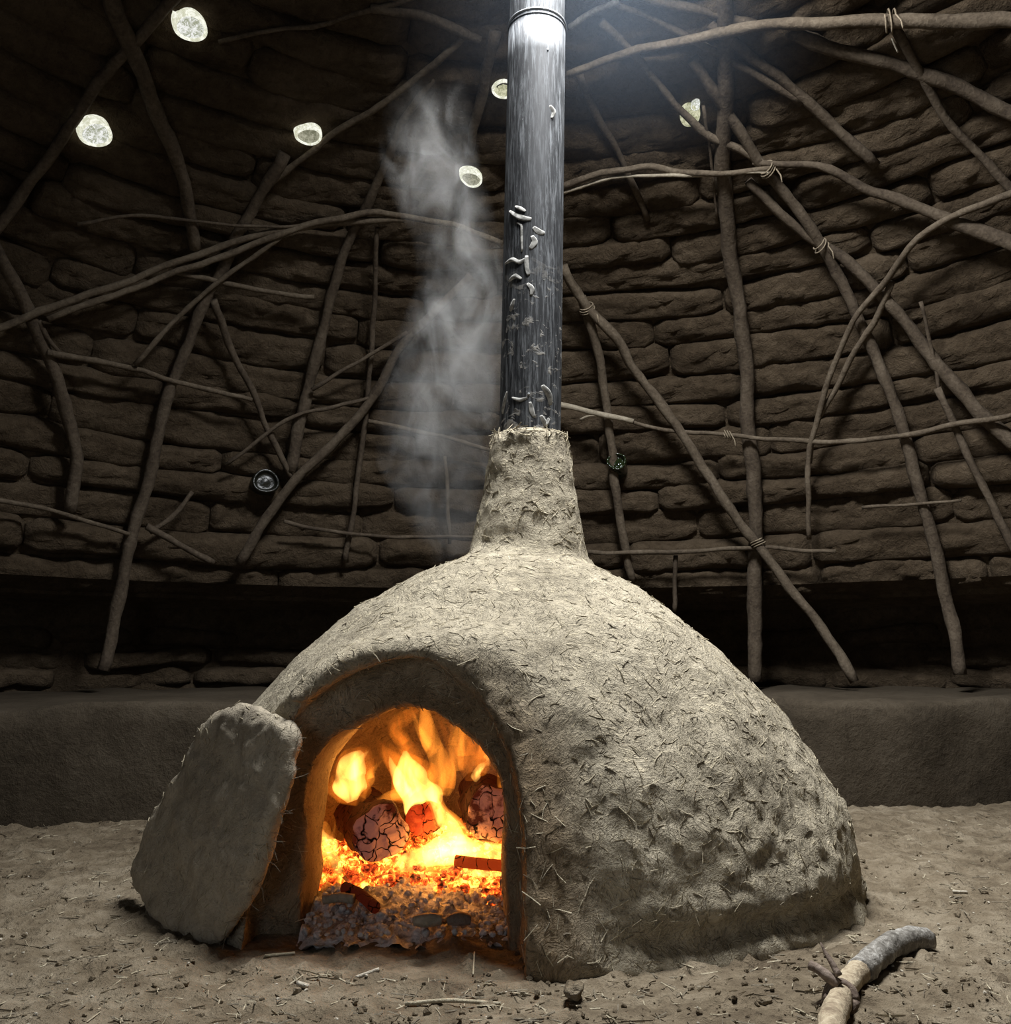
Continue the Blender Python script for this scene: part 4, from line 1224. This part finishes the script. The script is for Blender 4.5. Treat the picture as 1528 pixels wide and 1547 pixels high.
def bottle(label, px, py, rpx, mats, off=0.075, squash=1.0, rot=0.0, fl=0.9, group='bottle ends glowing in the dome wall', tilt=None):
    c = dome_hit(px, py, off)
    # straight into the wall: along the dome's own normal
    z = c[2]; s_ = np.interp(z, prof[:, 1], seg) if z > 0.8 else 0.05
    nr, nz_ = prof_n(max(s_, 0.05))
    a = math.atan2(c[0] - HC[0], c[1] - HC[1])
    n = np.array([nr * math.sin(a), nr * math.cos(a), nz_])
    if tilt is not None: n = n + np.array(tilt); 
    n /= np.linalg.norm(n)
    e = np.cross(n, [0, 0, 1.0]); e /= np.linalg.norm(e); f = np.cross(n, e)
    R = rpx * np.linalg.norm(c - CAMP) / FPX
    e2_ = e * math.cos(rot) + f * math.sin(rot); f2_ = f * math.cos(rot) - e * math.sin(rot)
    root = empty('glass_bottle', tuple(c)); tag(root, label, 'bottle', group)
    def lathe(nm, prof_, mat, cap=True):
        V, F = [], []
        K = 28
        for r, h in prof_:
            for k in range(K):
                t = 2 * math.pi * k / K
                w = 1 + 0.04 * math.sin(3 * t + px)
                V.append((e2_ * math.cos(t) * squash + f2_ * math.sin(t) * fl) * r * R * w + n * h)
        for i in range(len(prof_) - 1):
            for k in range(K):
                k2 = (k + 1) % K
                F.append((i * K + k, i * K + k2, (i + 1) * K + k2, (i + 1) * K + k))
        if cap: F.append(tuple((len(prof_) - 1) * K + k for k in range(K)))
        obj(nm, V, F, mat, root)
    lathe('bottle_side', [(1.0, -0.12), (1.0, -0.012), (0.98, 0.0), (0.93, 0.005), (0.80, 0.004), (0.78, -0.006)], mats[1], False)
    lathe('bottle_base', [(0.79, -0.003), (0.74, -0.012), (0.55, -0.018), (0.25, -0.010), (0.06, -0.006)], mats[0])
bottle('brightest white glowing bottle end, highest in the dark wall', 288, 42, 22, (M['btl'], M['btl_rim']), 0.115, fl=0.86)
bottle('bright round bottle end beside the thick dark pole', 145, 203, 21, (M['btl'], M['btl_rim']), 0.115, fl=0.86, rot=0.4)
bottle('dusty glowing bottle end above a slanting branch', 467, 206, 19, (M['btl2'], M['btl_rim']), 0.115, fl=0.70, rot=0.25)
bottle('small glowing bottle end in the smoke left of the pipe', 712, 271, 17, (M['btl2'], M['btl_rim']), 0.115, fl=0.68, rot=-0.35)
bottle('pale yellow bottle end half hidden behind the pipe', 761, 136, 16, (M['btl3'], M['btl_rim']), 0.115, fl=0.85)
bottle('broken yellowish bottle end behind a rafter right of the pipe', 1042, 176, 17, (M['btl3'], M['btl3']), 0.085, squash=0.8)
bottle('tiny white chink of daylight glass beside the broken bottle', 1051, 161, 6, (M['btl'], M['btl']), 0.09)
bottle('green bottle end on the upright pole beside the oven neck', 932, 697, 15, (M['btl_green'], M['btl_green']), 0.14, group='unlit bottle ends in the wall', tilt=(0, 0, 0.5))
bottle('dark round bottle end where three poles meet beyond the smoke', 402, 727, 20, (M['btl_dark'], M['btl_dark']), 0.10, group='unlit bottle ends in the wall', tilt=(0, 0, 0.3))

# ------------------------------------------------------------------ stick on the floor
st_px = [(1250, 1625), (1258, 1560), (1268, 1510), (1284, 1478), (1312, 1452), (1345, 1430), (1380, 1413), (1404, 1409)]
st_r = [0.0195, 0.0192, 0.019, 0.019, 0.0198, 0.020, 0.0192, 0.018]
sp = []
for (px, py), r in zip(st_px, st_r):
    p = ground(px, py, r * 1.0)
    sp.append((p[0], p[1], fz(p[0], p[1]) + r * 0.95, r))
SP_ = smooth_path(sp, 60)
stick = empty('fallen_stick', (float(sp[3][0]), float(sp[3][1]), 0))
tag(stick, 'crooked half peeled stick with grey bark lying on the floor', 'stick')
sl = np.array(stick.location)
def limb(nm, P, r, mat, seed, amp=0.12, sides=14, sc=40):
    V, F = tube(P, r, sides)
    cen = np.repeat(P, sides, axis=0)
    V = cen + (V - cen) * (1 + fbm(V, sc, 3, seed, 0.6) * amp)[:, None]
    return obj(nm, V - sl, F, mat, stick)
limb('peeled_stem', SP_[:, :3], SP_[:, 3] * (1 - 0.12 * (np.arange(60) > 36)), M['stem_pale'], 301, 0.18, 16, 30)
Pb = SP_[35:]
rb = Pb[:, 3] * 1.10; rb[0] *= 0.97; rb[-1] *= 0.9
b_ = limb('grey_bark', Pb[:, :3], rb, M['stem_bark'], 302, 0.25, 18, 50)
b_['label'] = 'flaking grey bark still on the far half'
kn = SP_[24, :3]; kr = 0.0195
tdir = SP_[26, :3] - SP_[22, :3]; tdir /= np.linalg.norm(tdir)
e = np.cross(tdir, [0, 0, 1.0]); e /= np.linalg.norm(e); f = np.cross(e, tdir)
th = np.linspace(0, 2 * math.pi, 30)
Pc = np.array([kn + (e * math.cos(t) * 1.05 + f * math.sin(t)) * (kr * 1.05) + tdir * 0.012 * math.sin(t * 1.0) for t in th])
limb('bark_collar', Pc, 0.0065, M['stem_collar'], 303, 0.35, 8, 60)
def tw(nm, pxs, rr, seed, z0):
    P = []
    yb = kn[1]
    for i, (px, py) in enumerate(pxs):
        P.append(at_y(px, py, yb + 0.01 * i))
    P = smooth_path(P, 12)
    limb(nm, P, np.linspace(rr[0], rr[1], 12), M['stem_collar'], seed, 0.2, 9, 50)
tw('twig_stub', [(1268, 1488), (1250, 1474), (1236, 1464), (1224, 1458)], (0.009, 0.0075), 304, 0)
tw('twig_stub', [(1268, 1474), (1258, 1456), (1248, 1440), (1240, 1424)], (0.0065, 0.0012), 305, 0)
tw('twig_stub', [(1252, 1505), (1244, 1514), (1236, 1517)], (0.006, 0.004), 306, 0)

# ------------------------------------------------------------------ litter on the floor
def scatter_xy(n, seed):
    rg = np.random.default_rng(seed)
    out = []
    while len(out) < n:
        px = rg.uniform(-60, 1590); py = 1225 + 340 * rg.uniform(0, 1) ** 1.0
        p = ground(px, py)
        if p[1] > 3.25: continue
        if ((p[0] - OC[0]) / 0.88) ** 2 + ((p[1] - OC[1]) / 0.68) ** 2 < 1: continue
        if abs(p[0] - PC) < 0.40 and 1.78 < p[1] < 2.5: continue
        out.append((p[0], p[1]))
    return np.array(out)
XY = scatter_xy(900, 11)
zf = floor_z(np.c_[XY, np.zeros(len(XY))])
Pg = np.c_[XY, zf]; Ng = np.tile([0, 0, 1.0], (len(Pg), 1))
a = straw_on(Pg, Ng, 700, 0.010, 0.045, 0.0010, 0.0006, 12)
o = obj('straw_litter', a.V, a.F, M['straw'], smooth=False); tag(o, 'bits of pale straw strewn over the earth floor', 'straw', kind='stuff')
a = straw_on(Pg, Ng, 700, 0.010, 0.05, 0.0013, 0.0006, 13)
o = obj('twig_litter', a.V, a.F, M['straw_dark'], smooth=False); tag(o, 'dark chopped twigs strewn over the earth floor', 'twigs', kind='stuff')
acc = Acc()
XY = scatter_xy(1500, 21); zf = floor_z(np.c_[XY, np.zeros(len(XY))])
for i, (x, y) in enumerate(XY):
    r = 0.002 + 0.007 * RNG.uniform(0, 1) ** 5
    V, F = lump(np.array([x, y, zf[i] + r * 0.25]), r, 4000 + i, 1); acc.add(V, F)
o = obj('soil_crumbs', acc.V, acc.F, M['floor'], smooth=False); tag(o, 'loose crumbs of soil lying on the floor', 'soil', kind='stuff')
acc = Acc()
XY = scatter_xy(110, 31); zf = floor_z(np.c_[XY, np.zeros(len(XY))])
for i, (x, y) in enumerate(XY):
    r = RNG.uniform(0.002, 0.0045)
    V, F = lump(np.array([x, y, zf[i] + r * 0.3]), r, 6000 + i, 1); acc.add(V, F)
o = obj('pale_chips', acc.V, acc.F, M['chip'], smooth=False); tag(o, 'tiny pale chips scattered on the floor', 'chips', kind='stuff')
def clod(label, px, py, rpx, seed):
    p = ground(px, py); r = rpx * p[1] / FPX
    V, F = lump(np.array([0, 0, 0.0]), r, seed, 3)
    V = V + fbm(V, 60, 3, seed) [:, None] * V * 0.5
    V[:, 2] = V[:, 2] / (np.abs(V[:, 2]).max() + 1e-9) * r * 0.55
    o = obj('soil_clod', V, F, M['floor']); o.location = (p[0], p[1], fz(p[0], p[1]) + r * 0.35)
    tag(o, label, 'clod', 'clods of soil on the floor')
clod('largest soil clod in front of the oven mouth', 868, 1516, 26, 7001)
clod('small soil clod beside the fallen stick', 1155, 1515, 12, 7002)
clod('dark soil clod by the right foot of the oven', 1118, 1398, 9, 7003)
clod('small dark clod on the open floor right of the oven', 1490, 1300, 8, 7004)
def floor_straw(label, pts, r, mat, lift=0.001):
    P = []
    for px, py in pts:
        p = ground(px, py); P.append((p[0], p[1], fz(p[0], p[1]) + r + lift))
    P = smooth_path(P, 10)
    V, F = tube(P, r, 6)
    tag(obj('straw_stalk', V, F, mat), label, 'straw', 'single straws on the floor')
floor_straw('long pale straw stalk lying in front of the oven', [(612, 1514), (680, 1516), (757, 1518)], 0.0032, M['straw'])
floor_straw('short pale straw before the ash', [(538, 1470), (573, 1469)], 0.0035, M['chip'])
floor_straw('bent straw before the wood chunks', [(717, 1443), (716, 1455), (715, 1467)], 0.0016, M['straw'])
floor_straw('pale stalk below the slab door', [(400, 1437), (446, 1434)], 0.003, M['straw'])
floor_straw('flat white chip of straw before the slab', [(449, 1488), (466, 1489)], 0.0045, M['chip'])
floor_straw('dark twig lying at the right foot of the oven', [(1172, 1372), (1200, 1374), (1235, 1373)], 0.004, M['straw_dark'])
floor_straw('thin pale straw beyond the fallen stick', [(1440, 1347), (1462, 1348)], 0.003, M['chip'])
# straws standing out of the clay by the front corner of the oven
for lab, p0, p1 in (('straw sticking up beside the front corner of the oven', (878, 1370), (887, 1296)), ('straw leaning at the foot of the oven front corner', (907, 1425), (895, 1395))):
    a_ = ground(p0[0], 1413 if p0[1] < 1413 else p0[1]); y = a_[1] - 0.012
    P = smooth_path([at_y(*p0, y), at_y((p0[0] + p1[0]) / 2 + 2, (p0[1] + p1[1]) / 2, y), at_y(*p1, y + 0.02)], 8)
    V, F = tube(P, 0.0019, 6)
    tag(obj('straw_stalk', V, F, M['straw']), lab, 'straw', 'single straws on the oven')

# ------------------------------------------------------------------ smoke leaking beside the pipe, and the lit haze under the smoke hole
def smoke():
    path = [((690, 842), 34), ((672, 780), 55), ((665, 700), 78), ((672, 610), 86), ((690, 520), 78), ((705, 430), 62), ((690, 350), 60), ((655, 270), 66), ((645, 190), 62), ((660, 120), 46)]
    YS = 2.62
    q = [np.append(at_y(px, py, YS), w * YS / FPX) for (px, py), w in path]
    P = smooth_path(q, 60)
    V, F = tube(P[:, :3], P[:, 3] * 1.5, 20)
    o = obj('smoke_plume', V, F, None)
    m, nt, out = new_mat('wood_smoke')
    v = objco(nt)
    sx = nd(nt, 'ShaderNodeSeparateXYZ'); nt.links.new(v, sx.inputs[0])
    z0, z1 = P[0, 2], P[-1, 2]
    t = mth(nt, 'DIVIDE', mth(nt, 'SUBTRACT', sx.outputs[2], float(z0)), float(z1 - z0))
    def curve(vals):
        st = []
        lo, hi = min(vals), max(vals)
        for i in range(12):
            zq = z0 + (z1 - z0) * i / 11
            st.append((i / 11, float((np.interp(zq, P[:, 2], vals) - lo) / (hi - lo))))
        r = ramp(nt, st, t)
        return mth(nt, 'ADD', mth(nt, 'MULTIPLY', r, float(hi - lo)), float(lo))
    dx_ = mth(nt, 'SUBTRACT', sx.outputs[0], curve(P[:, 0]))
    dy_ = mth(nt, 'SUBTRACT', sx.outputs[1], YS)
    dd = mth(nt, 'SQRT', mth(nt, 'ADD', mth(nt, 'MULTIPLY', dx_, dx_), mth(nt, 'MULTIPLY', dy_, dy_)))
    q_ = mth(nt, 'DIVIDE', dd, mth(nt, 'MULTIPLY', curve(P[:, 3]), 1.3))
    fall = mth(nt, 'POWER', mth(nt, 'SUBTRACT', 1.0, q_, True), 1.1)
    n1 = noise(nt, mapping(nt, v, (1, 1, 0.6)), 8.5, 4, 0.58, 1.1)
    n2 = ramp(nt, [(0.44, 0.02), (0.55, 0.25), (0.66, 1.0)], n1)
    endf = ramp(nt, [(0.0, 0.5), (0.12, 1.0), (0.5, 1.0), (0.62, 0.6), (0.85, 0.45), (1.0, 0.0)], t)
    den = mth(nt, 'MULTIPLY', mth(nt, 'MULTIPLY', mth(nt, 'MULTIPLY', fall, n2), endf), 11.0)
    vs_ = nd(nt, 'ShaderNodeVolumePrincipled')
    vs_.inputs['Color'].default_value = (0.92, 0.91, 0.88, 1)
    vs_.inputs['Anisotropy'].default_value = 0.0
    nt.links.new(den, vs_.inputs['Density'])
    nt.links.new(vs_.outputs[0], out.inputs['Volume'])
    o.data.materials.append(m)
    tag(o, 'pale wisp of smoke rising beside the stove pipe', 'smoke', kind='stuff')
smoke()
def haze():
    c = np.array([0.30, 2.55, 2.45]); R = np.array([0.75, 0.45, 0.55])
    bm = bmesh.new(); bmesh.ops.create_icosphere(bm, subdivisions=3, radius=1)
    for v in bm.verts: v.co = Vector(np.array(v.co) * R)
    me = bpy.data.meshes.new('daylight_haze'); bm.to_mesh(me); bm.free()
    o = link('daylight_haze', me); o.location = c
    m, nt, out = new_mat('dusty_haze')
    v = objco(nt)
    ln = nd(nt, 'ShaderNodeVectorMath', operation='LENGTH')
    nt.links.new(mapping(nt, v, tuple(1 / R)), ln.inputs[0])
    fall = mth(nt, 'POWER', mth(nt, 'SUBTRACT', 1.0, ln.outputs['Value'], True), 1.6)
    den = mth(nt, 'MULTIPLY', fall, 0.065)
    vs_ = nd(nt, 'ShaderNodeVolumePrincipled'); vs_.inputs['Color'].default_value = (0.66, 0.80, 1.0, 1)
    nt.links.new(den, vs_.inputs['Density']); nt.links.new(vs_.outputs[0], out.inputs['Volume'])
    me.materials.append(m)
    tag(o, 'bluish haze hanging in the daylight under the smoke hole', 'haze', kind='stuff')
haze()
